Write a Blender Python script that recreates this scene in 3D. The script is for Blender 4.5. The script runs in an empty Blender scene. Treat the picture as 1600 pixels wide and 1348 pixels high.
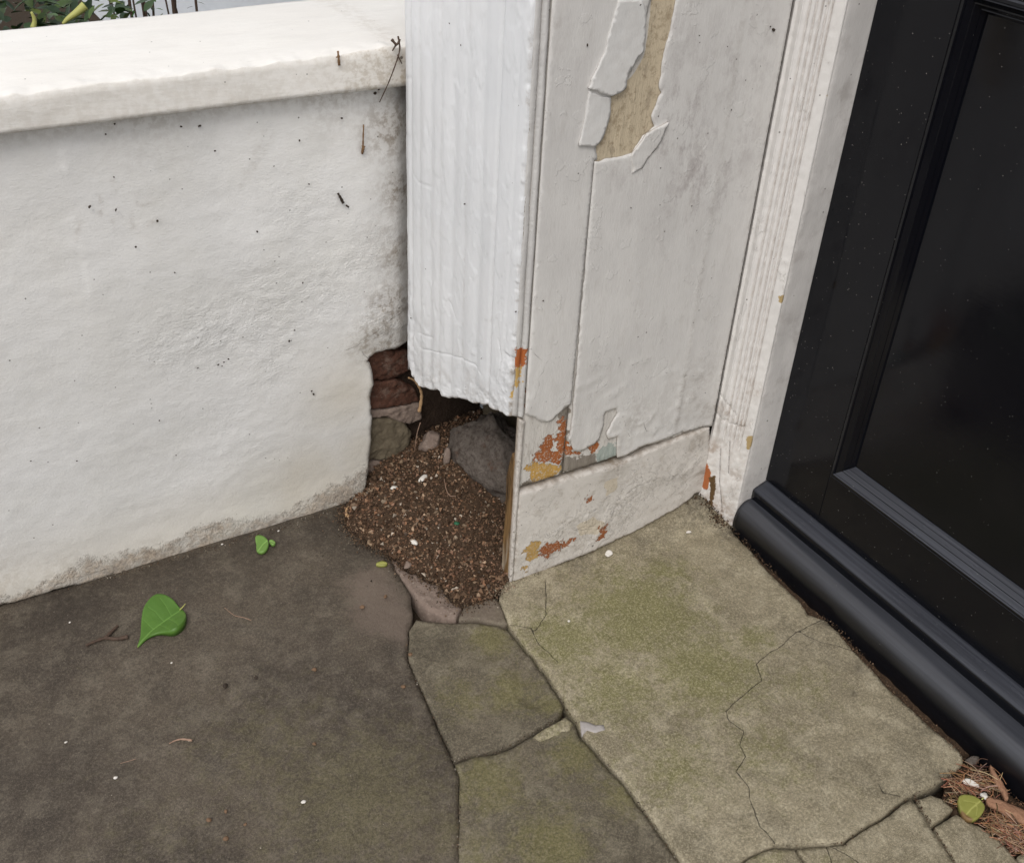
import bpy, math, random
import numpy as np
from mathutils import Vector, Matrix
from mathutils.geometry import delaunay_2d_cdt
random.seed(7); rng = np.random.default_rng(11)
sc = bpy.context.scene
COL = sc.collection
# ------------------------------------------------------------------ camera
F = 1656.35
CAM = np.array([-0.57940952, -0.89436902, 1.0])
RM = np.array([[0.85950819, -0.50893841, 0.04719504], [-0.25937459, -0.51386744, -0.81771944], [0.44042082, 0.69059536, -0.57367896]])
cd = bpy.data.cameras.new('camera'); cam = bpy.data.objects.new('camera', cd); COL.objects.link(cam)
cd.sensor_width = 36; cd.lens = 36 * F / 1600; cd.clip_start = .02; cd.clip_end = 100
m = Matrix(((RM[0][0], -RM[1][0], -RM[2][0], CAM[0]), (RM[0][1], -RM[1][1], -RM[2][1], CAM[1]), (RM[0][2], -RM[1][2], -RM[2][2], CAM[2]), (0, 0, 0, 1)))
cam.matrix_world = m; sc.camera = cam
# ------------------------------------------------------------------ sky and sun (overcast)
w = bpy.data.worlds.new('World'); sc.world = w; w.use_nodes = True
nt = w.node_tree; nt.nodes.clear()
sky = nt.nodes.new('ShaderNodeTexSky'); sky.sky_type = 'NISHITA'; sky.sun_disc = False
SUN_EL, SUN_AZ = math.radians(50), math.radians(228)     # azimuth: direction towards the sun, ccw from +X
sky.sun_elevation = SUN_EL; sky.sun_rotation = math.pi / 2 - SUN_AZ; sky.dust_density = 3.0
cl = nt.nodes.new('ShaderNodeMix'); cl.data_type = 'RGBA'; cl.inputs[0].default_value = .72
cl.inputs[7].default_value = (9.0, 8.9, 8.9, 1)            # thin even cloud over the sky
bg = nt.nodes.new('ShaderNodeBackground'); bg.inputs[1].default_value = .105
wo = nt.nodes.new('ShaderNodeOutputWorld')
nt.links.new(sky.outputs[0], cl.inputs[6]); nt.links.new(cl.outputs[2], bg.inputs[0]); nt.links.new(bg.outputs[0], wo.inputs[0])
sl = bpy.data.lights.new('sun', 'SUN'); sl.energy = .9; sl.angle = math.radians(28); sl.color = (1, .965, .92)
so = bpy.data.objects.new('sun', sl); COL.objects.link(so)
sd = Vector((math.cos(SUN_AZ) * math.cos(SUN_EL), math.sin(SUN_AZ) * math.cos(SUN_EL), math.sin(SUN_EL)))
so.rotation_euler = sd.to_track_quat('Z', 'Y').to_euler(); so.location = (-2, -1, 4)
sc.view_settings.view_transform = 'Standard'; sc.view_settings.look = 'None'
sc.view_settings.exposure = 0.45; sc.view_settings.gamma = 1; sc.view_settings.use_curve_mapping = False
sc.cycles.max_bounces = 6; sc.cycles.diffuse_bounces = 4; sc.cycles.glossy_bounces = 3

# ------------------------------------------------------------------ maths helpers
def ray(x, y):
    return RM.T @ np.array([(x - 800) / F, (y - 674) / F, 1.0])
def on_z(x, y, z=0.0):
    d = ray(x, y); return CAM + d * (z - CAM[2]) / d[2]
class Frame:                       # a plane in the place: origin, in-plane axes U V, outward normal W
    def __init__(s, O, U, V, W):
        s.O = np.array(O, float); s.U = np.array(U, float); s.V = np.array(V, float); s.W = np.array(W, float)
    def px(s, x, y, h=0.0):        # where the sight line of a photo pixel meets the plane
        d = ray(x, y); o = s.O + s.W * h
        t = np.dot(o - CAM, s.W) / np.dot(d, s.W); p = CAM + d * t - s.O
        return (float(p @ s.U), float(p @ s.V))
    def pts(s, L, h=0.0): return [s.px(*p, h=h) for p in L]
    def w(s, u, v, h):
        u = np.asarray(u)[:, None]; v = np.asarray(v)[:, None]; h = np.asarray(h)[:, None]
        return s.O + s.U * u + s.V * v + s.W * h
def crop(L, sx, ox, oy): return [(ox + x / sx, oy + y / sx) for x, y in L]

def _h(ix, iy, iz, seed):
    n = (ix * 374761393 + iy * 668265263 + iz * 2147483647 + seed * 1274126177) & 0xffffffff
    n = ((n ^ (n >> 13)) * 1274126177) & 0xffffffff
    n = ((n ^ (n >> 16)) * 2246822519) & 0xffffffff
    return ((n ^ (n >> 15)) & 0xffff) / 65535.0 * 2 - 1
def vn(P, s, seed=0):
    P = np.asarray(P, float) * s; i = np.floor(P).astype(np.int64); f = P - i; f = f * f * (3 - 2 * f); r = 0
    for a in (0, 1):
        for b in (0, 1):
            for c in (0, 1):
                wt = (f[:, 0] if a else 1 - f[:, 0]) * (f[:, 1] if b else 1 - f[:, 1]) * (f[:, 2] if c else 1 - f[:, 2])
                r = r + wt * _h(i[:, 0] + a, i[:, 1] + b, i[:, 2] + c, seed)
    return r
def fbm(P, s, o=4, seed=0, g=.5):
    r = 0; a = 1
    for k in range(o): r = r + a * vn(P, s * 2 ** k, seed + k); a *= g
    return r
def p3(u, v, z=0): return np.stack([u, v, np.full(len(u), float(z))], 1)
def seg_dist(Q, A, B):
    A = np.array(A, float); B = np.array(B, float); d = B - A; L = max(d @ d, 1e-12)
    t = np.clip(((Q - A) @ d) / L, 0, 1); return np.hypot(*(Q - A - t[:, None] * d).T)
def poly_dist(Q, L, closed=False):
    r = np.full(len(Q), 9.0); n = len(L)
    for i in range(n if closed else n - 1): r = np.minimum(r, seg_dist(Q, L[i], L[(i + 1) % n]))
    return r
def inside(Q, L):
    r = np.zeros(len(Q), bool); n = len(L)
    for i in range(n):
        x1, y1 = L[i]; x2, y2 = L[(i + 1) % n]
        if y1 == y2: continue
        c = ((y1 > Q[:, 1]) != (y2 > Q[:, 1])) & (Q[:, 0] < (x2 - x1) * (Q[:, 1] - y1) / (y2 - y1) + x1); r ^= c
    return r
def sdf(Q, L):                      # signed distance, positive inside
    d = poly_dist(Q, L, True); return np.where(inside(Q, L), d, -d)
def smooth(x, a, b):
    t = np.clip((x - a) / (b - a), 0, 1); return t * t * (3 - 2 * t)
def densify(L, step, closed=True, jit=0.0):
    r = []; n = len(L)
    for i in range(n if closed else n - 1):
        a = np.array(L[i]); b = np.array(L[(i + 1) % n]); k = max(1, int(np.hypot(*(b - a)) / step))
        nr = np.array([-(b - a)[1], (b - a)[0]]) / max(np.hypot(*(b - a)), 1e-9)
        for j in range(k):
            p = a + (b - a) * j / k
            if jit: p = p + nr * random.gauss(0, jit)
            r.append((float(p[0]), float(p[1])))
    if not closed: r.append(tuple(L[-1]))
    return r
# ------------------------------------------------------------------ object helpers
def thing(name, label, cat, loc=(0, 0, 0), group=None):
    o = bpy.data.objects.new(name, None); o.empty_display_size = .05; COL.objects.link(o); o.location = loc
    o['label'] = label; o['category'] = cat
    if group: o['group'] = group
    return o
def tag(o, label=None, cat=None, group=None, kind=None):
    for k, v in (('label', label), ('category', cat), ('group', group), ('kind', kind)):
        if v: o[k] = v
    return o
def root_loc(p):
    l = Vector((0, 0, 0))
    while p is not None: l += p.location; p = p.parent
    return l
def mesh(name, V, Fc, mat, parent=None, attrs=None, smooth_=True, loc=None):
    """V in world coordinates; stored relative to the parent (or to loc)."""
    V = np.asarray(V, float); base = np.array(root_loc(parent)) if parent is not None else np.array(loc if loc is not None else (0, 0, 0), float)
    me = bpy.data.meshes.new(name); me.from_pydata((V - base).tolist(), [], Fc)
    if attrs:
        for k, a in attrs.items():
            a = np.asarray(a, np.float32)
            if a.ndim == 2:
                at = me.attributes.new(k, 'FLOAT_COLOR', 'POINT'); c = np.ones((len(a), 4), np.float32); c[:, :3] = a; at.data.foreach_set('color', c.ravel())
            else:
                at = me.attributes.new(k, 'FLOAT', 'POINT'); at.data.foreach_set('value', a)
    if mat: me.materials.append(mat)
    if smooth_: me.polygons.foreach_set('use_smooth', [True] * len(me.polygons))
    me.update(); o = bpy.data.objects.new(name, me); COL.objects.link(o)
    if parent is not None: o.parent = parent
    elif loc is not None: o.location = loc
    return o
def sheet(name, fr, outline, mat, parent=None, sp=.004, cons=(), hf=None, attrs=None, thick=.01, jit=0.0, edge=None, loc=None, rnd=.0015, kind=None, bev=None):
    """an irregular solid slab lying in plane fr: outline (u,v), relief hf(Q,d) , attribute functions attrs[k](Q,d)"""
    out = densify(outline, edge or sp, True, jit); cons = [densify(c, sp * .7, False) for c in cons]
    Q0 = np.array(out); lo = Q0.min(0); hi = Q0.max(0)
    nx = int((hi[0] - lo[0]) / sp) + 1; ny = int((hi[1] - lo[1]) / (sp * .87)) + 1
    gx, gy = np.meshgrid(np.arange(nx), np.arange(ny)); G = np.stack([lo[0] + (gx + .5 * (gy % 2)) * sp, lo[1] + gy * sp * .87], -1).reshape(-1, 2)
    G = G + rng.uniform(-.2, .2, G.shape) * sp
    k = inside(G, out); G = G[k]
    if len(G):
        k = poly_dist(G, out, True) > sp * .45
        for c in cons: k &= poly_dist(G, c) > sp * .45
        G = G[k]
    vs = [Vector(p) for p in out]; ed = []
    for c in cons:
        b = len(vs); vs += [Vector(p) for p in c]; ed += [(b + i, b + i + 1) for i in range(len(c) - 1)]
    vs += [Vector(p) for p in G]
    r = delaunay_2d_cdt(vs, ed, [list(range(len(out)))], 1, 1e-7, True)
    Q = np.array([(p[0], p[1]) for p in r[0]]); T = [tuple(f) for f in r[2]]
    cen = np.array([Q[list(f)].mean(0) for f in T]); ok = inside(cen, out); T = [f for f, g in zip(T, ok) if g]
    d = poly_dist(Q, out, True)
    h = np.zeros(len(Q)) if hf is None else hf(Q, d)
    if rnd: h = h - (bev or rnd) * (1 - np.sqrt(np.clip(1 - (1 - np.clip(d / rnd, 0, 1)) ** 2, 0, 1)))
    V = fr.w(Q[:, 0], Q[:, 1], h)
    # side walls from boundary half-edges
    cnt = {}
    for f in T:
        for i in range(len(f)): cnt[(f[i], f[(i + 1) % len(f)])] = 1
    bd = [e for e in cnt if (e[1], e[0]) not in cnt]
    idx = {}; 
    for a, b in bd:
        for q in (a, b):
            if q not in idx: idx[q] = len(V) + len(idx)
    ks = list(idx); add = fr.w(Q[ks, 0], Q[ks, 1], np.full(len(ks), -thick)); V2 = np.vstack([V, add])
    T += [(b, a, idx[a], idx[b]) for a, b in bd]
    at = {}
    if attrs:
        for k2, fn in attrs.items():
            a = fn(Q, d); at[k2] = np.concatenate([a, a[ks]])
    sd_ = np.concatenate([np.zeros(len(Q)), np.ones(len(ks))]); at['side'] = sd_
    o = mesh(name, V2, T, mat, parent, at, True, loc)
    # orientation fix
    me = o.data; n = me.polygons[0].normal
    if np.dot(np.array(n), fr.W) < 0: me.flip_normals()
    if kind: o['kind'] = kind
    return o
def ruled(name, fr, us, vlo, vtop, nv, hf, mat, parent, attrs, thick, rnd=.0025, bunch=1.6):
    """a solid board on a regular net: columns us, bottom edge vlo(u), top vtop"""
    us = np.asarray(us, float); nu = len(us); t = np.linspace(0, 1, nv) ** bunch; lo = np.asarray(vlo, float)
    U = np.repeat(us[None], nv, 0); Vv = lo[None] + (vtop - lo)[None] * t[:, None]; Q = np.stack([U.ravel(), Vv.ravel()], 1)
    L = [(u, v) for u, v in zip(us, lo)]; d = np.minimum(np.minimum(Q[:, 0] - us[0], us[-1] - Q[:, 0]), Q[:, 1] - np.repeat(lo[None], nv, 0).ravel()); d = np.clip(d, 0, None)
    h = hf(Q, d) - rnd * (1 - np.sqrt(np.clip(1 - (1 - np.clip(d / rnd, 0, 1)) ** 2, 0, 1)))
    P = fr.w(Q[:, 0], Q[:, 1], h); F_ = [(i * nu + j, i * nu + j + 1, (i + 1) * nu + j + 1, (i + 1) * nu + j) for i in range(nv - 1) for j in range(nu - 1)]
    rim = [j for j in range(nu)] + [i * nu + nu - 1 for i in range(1, nv)] + [(nv - 1) * nu + j for j in range(nu - 2, -1, -1)] + [i * nu for i in range(nv - 2, 0, -1)]
    b = len(P); P = np.vstack([P, fr.w(Q[rim, 0], Q[rim, 1], h[rim]), fr.w(Q[rim, 0], Q[rim, 1], np.full(len(rim), -thick))]); n_ = len(rim)
    F_ += [(b + (k + 1) % n_, b + k, b + n_ + k, b + n_ + (k + 1) % n_) for k in range(n_)]
    at = {k: np.concatenate([f(Q, d), f(Q, d)[rim], f(Q, d)[rim]]) for k, f in attrs.items()}; at['side'] = np.concatenate([np.zeros(len(Q)), np.full(2 * n_, 1.0)])
    o = mesh(name, P, F_, mat, parent, at, True); me = o.data
    if np.dot(np.array(me.polygons[len(me.polygons) // 3].normal), fr.W) < 0: me.flip_normals()
    return o
def tube(pts, rad, n=6, cap=True):
    pts = [np.array(p, float) for p in pts]; V = []; Fc = []
    up = np.array([.13, .31, .94])
    for i, p in enumerate(pts):
        t = pts[min(i + 1, len(pts) - 1)] - pts[max(i - 1, 0)]; t /= max(np.linalg.norm(t), 1e-9)
        a = np.cross(t, up); a /= max(np.linalg.norm(a), 1e-9); b = np.cross(t, a); r = rad[i] if hasattr(rad, '__len__') else rad
        for k in range(n):
            an = 2 * math.pi * k / n; V.append(p + r * (math.cos(an) * a + math.sin(an) * b))
    for i in range(len(pts) - 1):
        for k in range(n): Fc.append((i * n + k, i * n + (k + 1) % n, (i + 1) * n + (k + 1) % n, (i + 1) * n + k))
    if cap: Fc.append(tuple(range(n))[::-1]); Fc.append(tuple(range((len(pts) - 1) * n, len(pts) * n)))
    return V, Fc
def join(parts):
    V = []; Fc = []
    for v, f in parts:
        b = len(V); V += list(v); Fc += [tuple(i + b for i in q) for q in f]
    return V, Fc
def box(x0, x1, y0, y1, z0, z1):
    V = [(x, y, z) for x in (x0, x1) for y in (y0, y1) for z in (z0, z1)]
    return V, [(0, 1, 3, 2), (4, 6, 7, 5), (0, 4, 5, 1), (2, 3, 7, 6), (0, 2, 6, 4), (1, 5, 7, 3)]
ico_cache = {}
def ico(sub):
    if sub not in ico_cache:
        import bmesh
        b = bmesh.new(); bmesh.ops.create_icosphere(b, subdivisions=sub, radius=1); 
        ico_cache[sub] = (np.array([v.co[:] for v in b.verts]), [tuple(v.index for v in f.verts) for f in b.faces]); b.free()
    return ico_cache[sub]
def rock(c, r, sub=3, rough=.25, seed=0, flat=.0, freq=1.4, facets=0):
    v, f = ico(sub); v = v.copy(); rs = np.random.RandomState(seed)
    if facets:
        for k in range(facets):
            n = rs.normal(size=3); n /= np.linalg.norm(n); dd = rs.uniform(.55, .85); e = v @ n - dd; v = v - np.outer(np.clip(e, 0, None), n)
    v = v * (1 + rough * fbm(v + seed * 7.3, freq, 4, seed) + .22 * rough * np.abs(fbm(v + seed * 3.1, freq * 5, 4, seed + 5, .6)))[:, None]
    return v * np.array(r) + np.array(c), f
def rot(v, c, ax, an):
    M = np.array(Matrix.Rotation(an, 3, ax)); return (np.asarray(v) - c) @ M.T + c
def grains(name, P, S, cols, mat, parent=None, sub=1, loc=None, kind='stuff', squash=.7):
    """thousands of small crumbs joined in one mesh"""
    v0, f0 = ico(sub) if sub else (np.array([(1, 0, -.5), (-.5, .8, -.4), (-.6, -.7, -.5), (.1, .1, .9), (.3, -.5, .2), (-.2, .6, .3)]) , [(0, 1, 5), (0, 5, 3), (0, 3, 4), (4, 3, 2), (2, 3, 5), (2, 5, 1), (0, 4, 2), (0, 2, 1)])
    n = len(P); nv = len(v0); V = np.empty((n * nv, 3)); Cc = np.empty((n * nv, 3)); F0 = np.array(f0); Fa = np.empty((n * len(f0), 3), int)
    for i in range(n):
        q = rng.normal(size=4); q /= np.linalg.norm(q); a, b, c, d = q
        R_ = np.array([[1 - 2 * (c * c + d * d), 2 * (b * c - a * d), 2 * (b * d + a * c)], [2 * (b * c + a * d), 1 - 2 * (b * b + d * d), 2 * (c * d - a * b)], [2 * (b * d - a * c), 2 * (c * d + a * b), 1 - 2 * (b * b + c * c)]])
        vv = (v0 * (1 + rng.uniform(-.28, .28, (nv, 1))) * np.array([1, rng.uniform(.6, 1), rng.uniform(.4, squash + .2)])) @ R_.T
        V[i * nv:(i + 1) * nv] = vv * S[i] + P[i]; Cc[i * nv:(i + 1) * nv] = cols[i]; Fa[i * len(f0):(i + 1) * len(f0)] = F0 + i * nv
    o = mesh(name, V, [tuple(x) for x in Fa.tolist()], mat, parent, {'col': Cc}, False, loc)
    if kind: o['kind'] = kind
    return o
# ------------------------------------------------------------------ material helpers
class NT:
    def __init__(s, name):
        s.m = bpy.data.materials.new(name); s.m.use_nodes = True; s.t = s.m.node_tree; s.N = s.t.nodes; s.b = s.N['Principled BSDF']
        s.co = s.N.new('ShaderNodeTexCoord').outputs['Object']
    def lk(s, v, sock):
        if isinstance(v, bpy.types.NodeSocket): s.t.links.new(v, sock)
        else:
            if isinstance(v, tuple) and len(v) == 3 and len(sock.default_value) == 4: v = v + (1,)
            sock.default_value = v
    def vec(s, sc_=(1, 1, 1), rt=(0, 0, 0), off=(0, 0, 0)):
        n = s.N.new('ShaderNodeMapping'); n.inputs['Scale'].default_value = sc_; n.inputs['Rotation'].default_value = rt; n.inputs['Location'].default_value = off; s.lk(s.co, n.inputs[0]); return n.outputs[0]
    def noise(s, scale, det=4, rough=.55, v=None, dist=0.0, col=False):
        n = s.N.new('ShaderNodeTexNoise'); n.inputs['Scale'].default_value = scale; n.inputs['Detail'].default_value = det; n.inputs['Roughness'].default_value = rough; n.inputs['Distortion'].default_value = dist
        s.lk(v if v is not None else s.co, n.inputs['Vector']); return n.outputs['Color' if col else 'Fac']
    def voro(s, scale, feat='F1', v=None, out='Distance', rnd=1.0):
        n = s.N.new('ShaderNodeTexVoronoi'); n.feature = feat; n.inputs['Scale'].default_value = scale; n.inputs['Randomness'].default_value = rnd
        s.lk(v if v is not None else s.co, n.inputs['Vector']); return n.outputs[out]
    def m_(s, op, a, b=None, c=None, cl=False):
        n = s.N.new('ShaderNodeMath'); n.operation = op; n.use_clamp = cl; s.lk(a, n.inputs[0])
        if b is not None: s.lk(b, n.inputs[1])
        if c is not None: s.lk(c, n.inputs[2])
        return n.outputs[0]
    def rng(s, v, a, b, c=0.0, d=1.0):
        n = s.N.new('ShaderNodeMapRange'); n.interpolation_type = 'SMOOTHSTEP'
        for i, x in enumerate((v, a, b, c, d)): s.lk(x, n.inputs[i])
        return n.outputs[0]
    def mix(s, f, a, b, mode='MIX'):
        n = s.N.new('ShaderNodeMix'); n.data_type = 'RGBA'; n.blend_type = mode; s.lk(f, n.inputs[0]); s.lk(a, n.inputs[6]); s.lk(b, n.inputs[7]); return n.outputs[2]
    def attr(s, n_, out='Fac'):
        n = s.N.new('ShaderNodeAttribute'); n.attribute_name = n_; return n.outputs[out]
    def bump(s, h, dist, st=1.0, nrm=None):
        n = s.N.new('ShaderNodeBump'); n.inputs['Strength'].default_value = st; n.inputs['Distance'].default_value = dist; s.lk(h, n.inputs['Height'])
        if nrm is not None: s.lk(nrm, n.inputs['Normal'])
        return n.outputs[0]
    def warpv(s, amt, scale):
        n = s.noise(scale, 3, .6, col=True); a = s.N.new('ShaderNodeVectorMath'); a.operation = 'MULTIPLY_ADD'; s.lk(n, a.inputs[0]); a.inputs[1].default_value = (amt,) * 3; s.lk(s.co, a.inputs[2]); return a.outputs[0]
    def out(s, col, rough=.7, nrm=None, spec=.3, **k):
        s.lk(col, s.b.inputs['Base Color']); s.lk(rough, s.b.inputs['Roughness']); s.b.inputs['Specular IOR Level'].default_value = spec
        if nrm is not None: s.lk(nrm, s.b.inputs['Normal'])
        for a, v in k.items(): s.lk(v, s.b.inputs[a.replace('_', ' ')])
        return s.m
def mask(n, name, amp, scale, width=.0006, det=4, off=0.0):
    """crisp ragged mask from a signed distance attribute in metres"""
    a = n.attr(name); r = n.m_('MULTIPLY_ADD', n.m_('SUBTRACT', n.noise(scale, det, .6), .5), amp, a)
    return n.rng(r, -width + off, width + off)
def specks(n, scale, size, chance, v=None):
    """sparse small dots: chance = share of cells"""
    d = n.voro(scale, 'F1', v); c = n.voro(scale, 'F1', v, 'Color')
    sp = n.N.new('ShaderNodeSeparateColor'); n.lk(c, sp.inputs[0])
    sz = n.m_('MULTIPLY', sp.outputs[1], size)
    return n.m_('MULTIPLY', n.m_('LESS_THAN', sp.outputs[0], chance), n.rng(d, sz, n.m_('MULTIPLY', sz, .55)))

def contour(n, scale, lo, width=.012, v=None, det=5):
    f = n.noise(scale, det, .6, v); return n.m_('SUBTRACT', 1.0, n.rng(n.m_('ABSOLUTE', n.m_('SUBTRACT', f, lo)), 0.0, width)), n.rng(f, lo - width, lo + width)
def paint_mat(name, base, warm, rough=.55, grain=(1, 1, 1), bumpd=.0008, dirtcol=(.25, .2, .15), speck=.05, crack=True, stains=True, fine=300, lump=60):
    n = NT(name); g = n.vec(grain)
    big = n.noise(7, 5, .6); mid = n.noise(45, 4, .6, g); fin = n.noise(fine, 4, .65, g)
    c = n.mix(n.rng(big, .35, .7), base, warm)
    c = n.mix(n.m_('MULTIPLY', n.rng(mid, .45, .75), .22), c, tuple(x * .78 for x in base))
    c = n.mix(n.m_('MULTIPLY', n.rng(fin, .58, .75), .18), c, tuple(x * .6 for x in base))
    # dirt by attribute (dusty grime on the coat, plus shade painted into grooves)
    dm = n.m_('MULTIPLY', n.attr('dirt'), n.rng(n.noise(90, 6, .7), .38, .62))
    dm = n.m_('MAXIMUM', dm, n.m_('MULTIPLY', n.m_('MULTIPLY', n.attr('dirt'), n.attr('dirt')), .3))
    c = n.mix(n.m_('MULTIPLY', dm, .8, cl=True), c, dirtcol)
    s1 = n.m_('MAXIMUM', specks(n, 45, .12, speck), specks(n, 160, .22, speck * 1.1))
    c = n.mix(n.m_('MULTIPLY', s1, .8), c, (.06, .05, .04))
    h = n.m_('MULTIPLY_ADD', mid, .5, n.m_('MULTIPLY', fin, .28))
    cr = None
    if crack:
        cr = n.m_('SUBTRACT', 1.0, n.rng(n.m_('MULTIPLY_ADD', n.noise(220, 3, .6), .0008, n.attr('crack')), .0005, .0012))
        c = n.mix(n.m_('MULTIPLY', cr, .85), c, (.13, .105, .085)); h = n.m_('SUBTRACT', h, n.m_('MULTIPLY', cr, .8))
    return n, c, h

M = {}
def build_materials():
    # wall render, whitewashed
    n, c, h = paint_mat('render_paint', (.77, .765, .75), (.74, .73, .70), speck=.06, grain=(1, 1, 1.6))
    wm = n.attr('warm'); c = n.mix(n.m_('MULTIPLY', wm, .8), c, (.62, .57, .47))
    bm = n.rng(n.m_('MULTIPLY_ADD', n.m_('SUBTRACT', n.noise(55, 6, .7), .5), .05, n.attr('bare')), -.004, .010); bn = n.noise(130, 5, .7)
    bc = n.mix(n.rng(bn, .35, .65), (.20, .145, .10), (.50, .39, .28)); c = n.mix(n.m_('MULTIPLY', n.m_('MULTIPLY', bm, n.rng(n.noise(35, 5, .7), .3, .6)), .75), c, bc)
    c = n.mix(n.attr('side'), c, (.18, .14, .11))
    rg = n.m_('MULTIPLY', n.m_('ADD', n.attr('rough'), .10), n.noise(230, 4, .65, n.vec((1, 1, 1.6), (0, .4, 0))))
    k1, p1 = contour(n, 17, .56, .02); k2, p2 = contour(n, 26, .60, .016); h = n.m_('ADD', h, n.m_('MULTIPLY', n.m_('ADD', p1, p2), n.m_('MULTIPLY_ADD', n.attr('rough'), .22, .04))); c = n.mix(n.m_('MULTIPLY', n.rng(n.noise(3.2, 4, .6), .4, .65), .35), c, (.60, .60, .585))
    h2 = n.m_('ADD', n.m_('MULTIPLY', h, .34), n.m_('MULTIPLY', rg, .45)); h2 = n.m_('ADD', h2, n.m_('MULTIPLY', n.m_('MULTIPLY', bm, bn), 1.2))
    M['render'] = n.out(c, .62, n.bump(h2, .0042, 1.0), .28)
    # coping paint, brushed along X
    n, c, h = paint_mat('coping_paint', (.80, .775, .73), (.84, .82, .78), speck=.035, grain=(.25, 1, 1), dirtcol=(.42, .36, .28))
    M['coping'] = n.out(c, .6, n.bump(h, .0016, .9), .3)
    # gloss white on the fluted board
    n, c, h = paint_mat('pilaster_paint', (.74, .75, .76), (.69, .705, .72), speck=.02, grain=(1, 1, .18), fine=240)
    for a, col in (('ochre', (.55, .36, .12)), ('rust', (.40, .12, .035))): c = n.mix(mask(n, a, .022, 150), c, col)
    c = n.mix(n.attr('side'), c, (.38, .34, .30))
    M['pilaster'] = n.out(c, .38, n.bump(h, .0011, 1), .4)
    n, c, h = paint_mat('shaded_return_paint', (.60, .59, .57), (.52, .51, .50), speck=.03, grain=(1, 1, .18), fine=240)  # darker copy of the pilaster paint: the return's shade is put into its colour
    for a, col in (('ochre', (.55, .36, .12)), ('rust', (.40, .12, .035))): c = n.mix(mask(n, a, .022, 150), c, col)
    M['return'] = n.out(c, .5, n.bump(h, .0013, .9), .4)
    # dull panel paint
    n, c, h = paint_mat('panel_paint', (.74, .725, .70), (.66, .645, .625), speck=.03, grain=(1, 1, .3), fine=420, dirtcol=(.34, .30, .26))
    k1, p1 = contour(n, 30, .60, .006); h = n.m_('ADD', h, n.m_('MULTIPLY', p1, .25)); c = n.mix(n.m_('MULTIPLY', n.rng(n.noise(70, 6, .75, n.vec((1, 1, .35))), .5, .66), .16), c, (.42, .38, .34))
    st = n.m_('MULTIPLY', n.rng(n.noise(26, 8, .8, n.vec((1, 1, .6))), .46, .66), n.attr('mauve')); c = n.mix(n.m_('MULTIPLY', st, .75), c, (.36, .32, .31))
    c = n.mix(n.m_('MULTIPLY', n.attr('side'), .8), c, (.40, .36, .31))
    M['panel'] = n.out(c, .5, n.bump(h, .0011, .9), .35)
    n, c, h = paint_mat('flake_paint', (.72, .715, .70), (.70, .69, .67), speck=.03, grain=(1, 1, .5), fine=420, crack=False)
    M['flake'] = n.out(n.mix(n.m_('MULTIPLY', n.attr('side'), .6), c, (.38, .35, .32)), .5, n.bump(h, .0008, .8), .35)
    # plank under the paint: old primer, ochre, rust, teal, grey wood by traced patches
    n = NT('plank_undercoat'); gw = n.noise(60, 5, .7, n.vec((1, 1, .08))); fin = n.noise(300, 4, .7, n.vec((1, 1, .3)))
    c = n.mix(gw, (.56, .53, .48), (.74, .715, .68)); c = n.mix(n.m_('MULTIPLY', n.rng(fin, .5, .7), .35), c, (.34, .29, .24))
    wood = n.mix(n.noise(220, 5, .7, n.vec((1, 1, .06))), (.13, .11, .09), (.38, .34, .29))
    c = n.mix(mask(n, 'wood', .03, 90), c, wood)
    c = n.mix(mask(n, 'tan', .004, 90), c, n.mix(n.m_('MAXIMUM', n.m_('MULTIPLY', n.rng(n.noise(140, 6, .8), .5, .64), .9), n.rng(n.noise(28, 5, .7), .52, .64)), (.60, .51, .37), (.40, .32, .22)))
    oc = n.mix(n.noise(180, 5, .7), (.42, .23, .05), (.66, .42, .13)); ru = n.mix(n.noise(160, 5, .7), (.27, .075, .02), (.46, .16, .05))
    ko = mask(n, 'ochre', .028, 150, .0005); kr = mask(n, 'rust', .026, 150, .0005); c = n.mix(ko, c, oc); c = n.mix(kr, c, ru); c = n.mix(n.m_('MULTIPLY', n.m_('MULTIPLY', n.m_('MAXIMUM', ko, kr), n.rng(n.noise(380, 4, .65), .55, .62)), .8), c, (.60, .56, .5)); c = n.mix(n.m_('MULTIPLY', n.rng(n.noise(75, 6, .75, n.vec((1, 1, .4))), .56, .64), .4), c, (.20, .15, .11))
    te = n.mix(n.noise(200, 4, .7, n.vec((1, 1, .1))), (.22, .27, .25), (.56, .60, .55)); c = n.mix(mask(n, 'teal', .022, 150), c, te)
    c = n.mix(n.m_('MULTIPLY', n.attr('side'), .85), c, (.16, .12, .09))
    M['plank'] = n.out(c, .7, n.bump(n.m_('SUBTRACT', n.m_('ADD', gw, n.m_('MULTIPLY', fin, .7)), n.m_('MULTIPLY', n.m_('MAXIMUM', ko, kr), .8)), .0014), .25)
    # skirting: thick crackled paint
    n, c, h = paint_mat('skirting_paint', (.70, .665, .62), (.62, .585, .54), speck=.09, grain=(.5, 1, 1), dirtcol=(.27, .22, .17), fine=260)
    k1, p1 = contour(n, 42, .53, .010); k2, p2 = contour(n, 95, .55, .014); wv = n.warpv(.02, 40); vk = n.m_('SUBTRACT', 1.0, n.rng(n.voro(120, 'DISTANCE_TO_EDGE', wv), .0, .05))
    am = n.rng(n.noise(30, 4), .40, .60); ck = n.m_('MAXIMUM', n.m_('MULTIPLY', k1, .8), n.m_('MULTIPLY', k2, .6)); ck = n.m_('MAXIMUM', ck, n.m_('MULTIPLY', vk, n.m_('MULTIPLY', am, .7))); ck = n.m_('MULTIPLY', ck, n.attr('crackle'))
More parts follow.
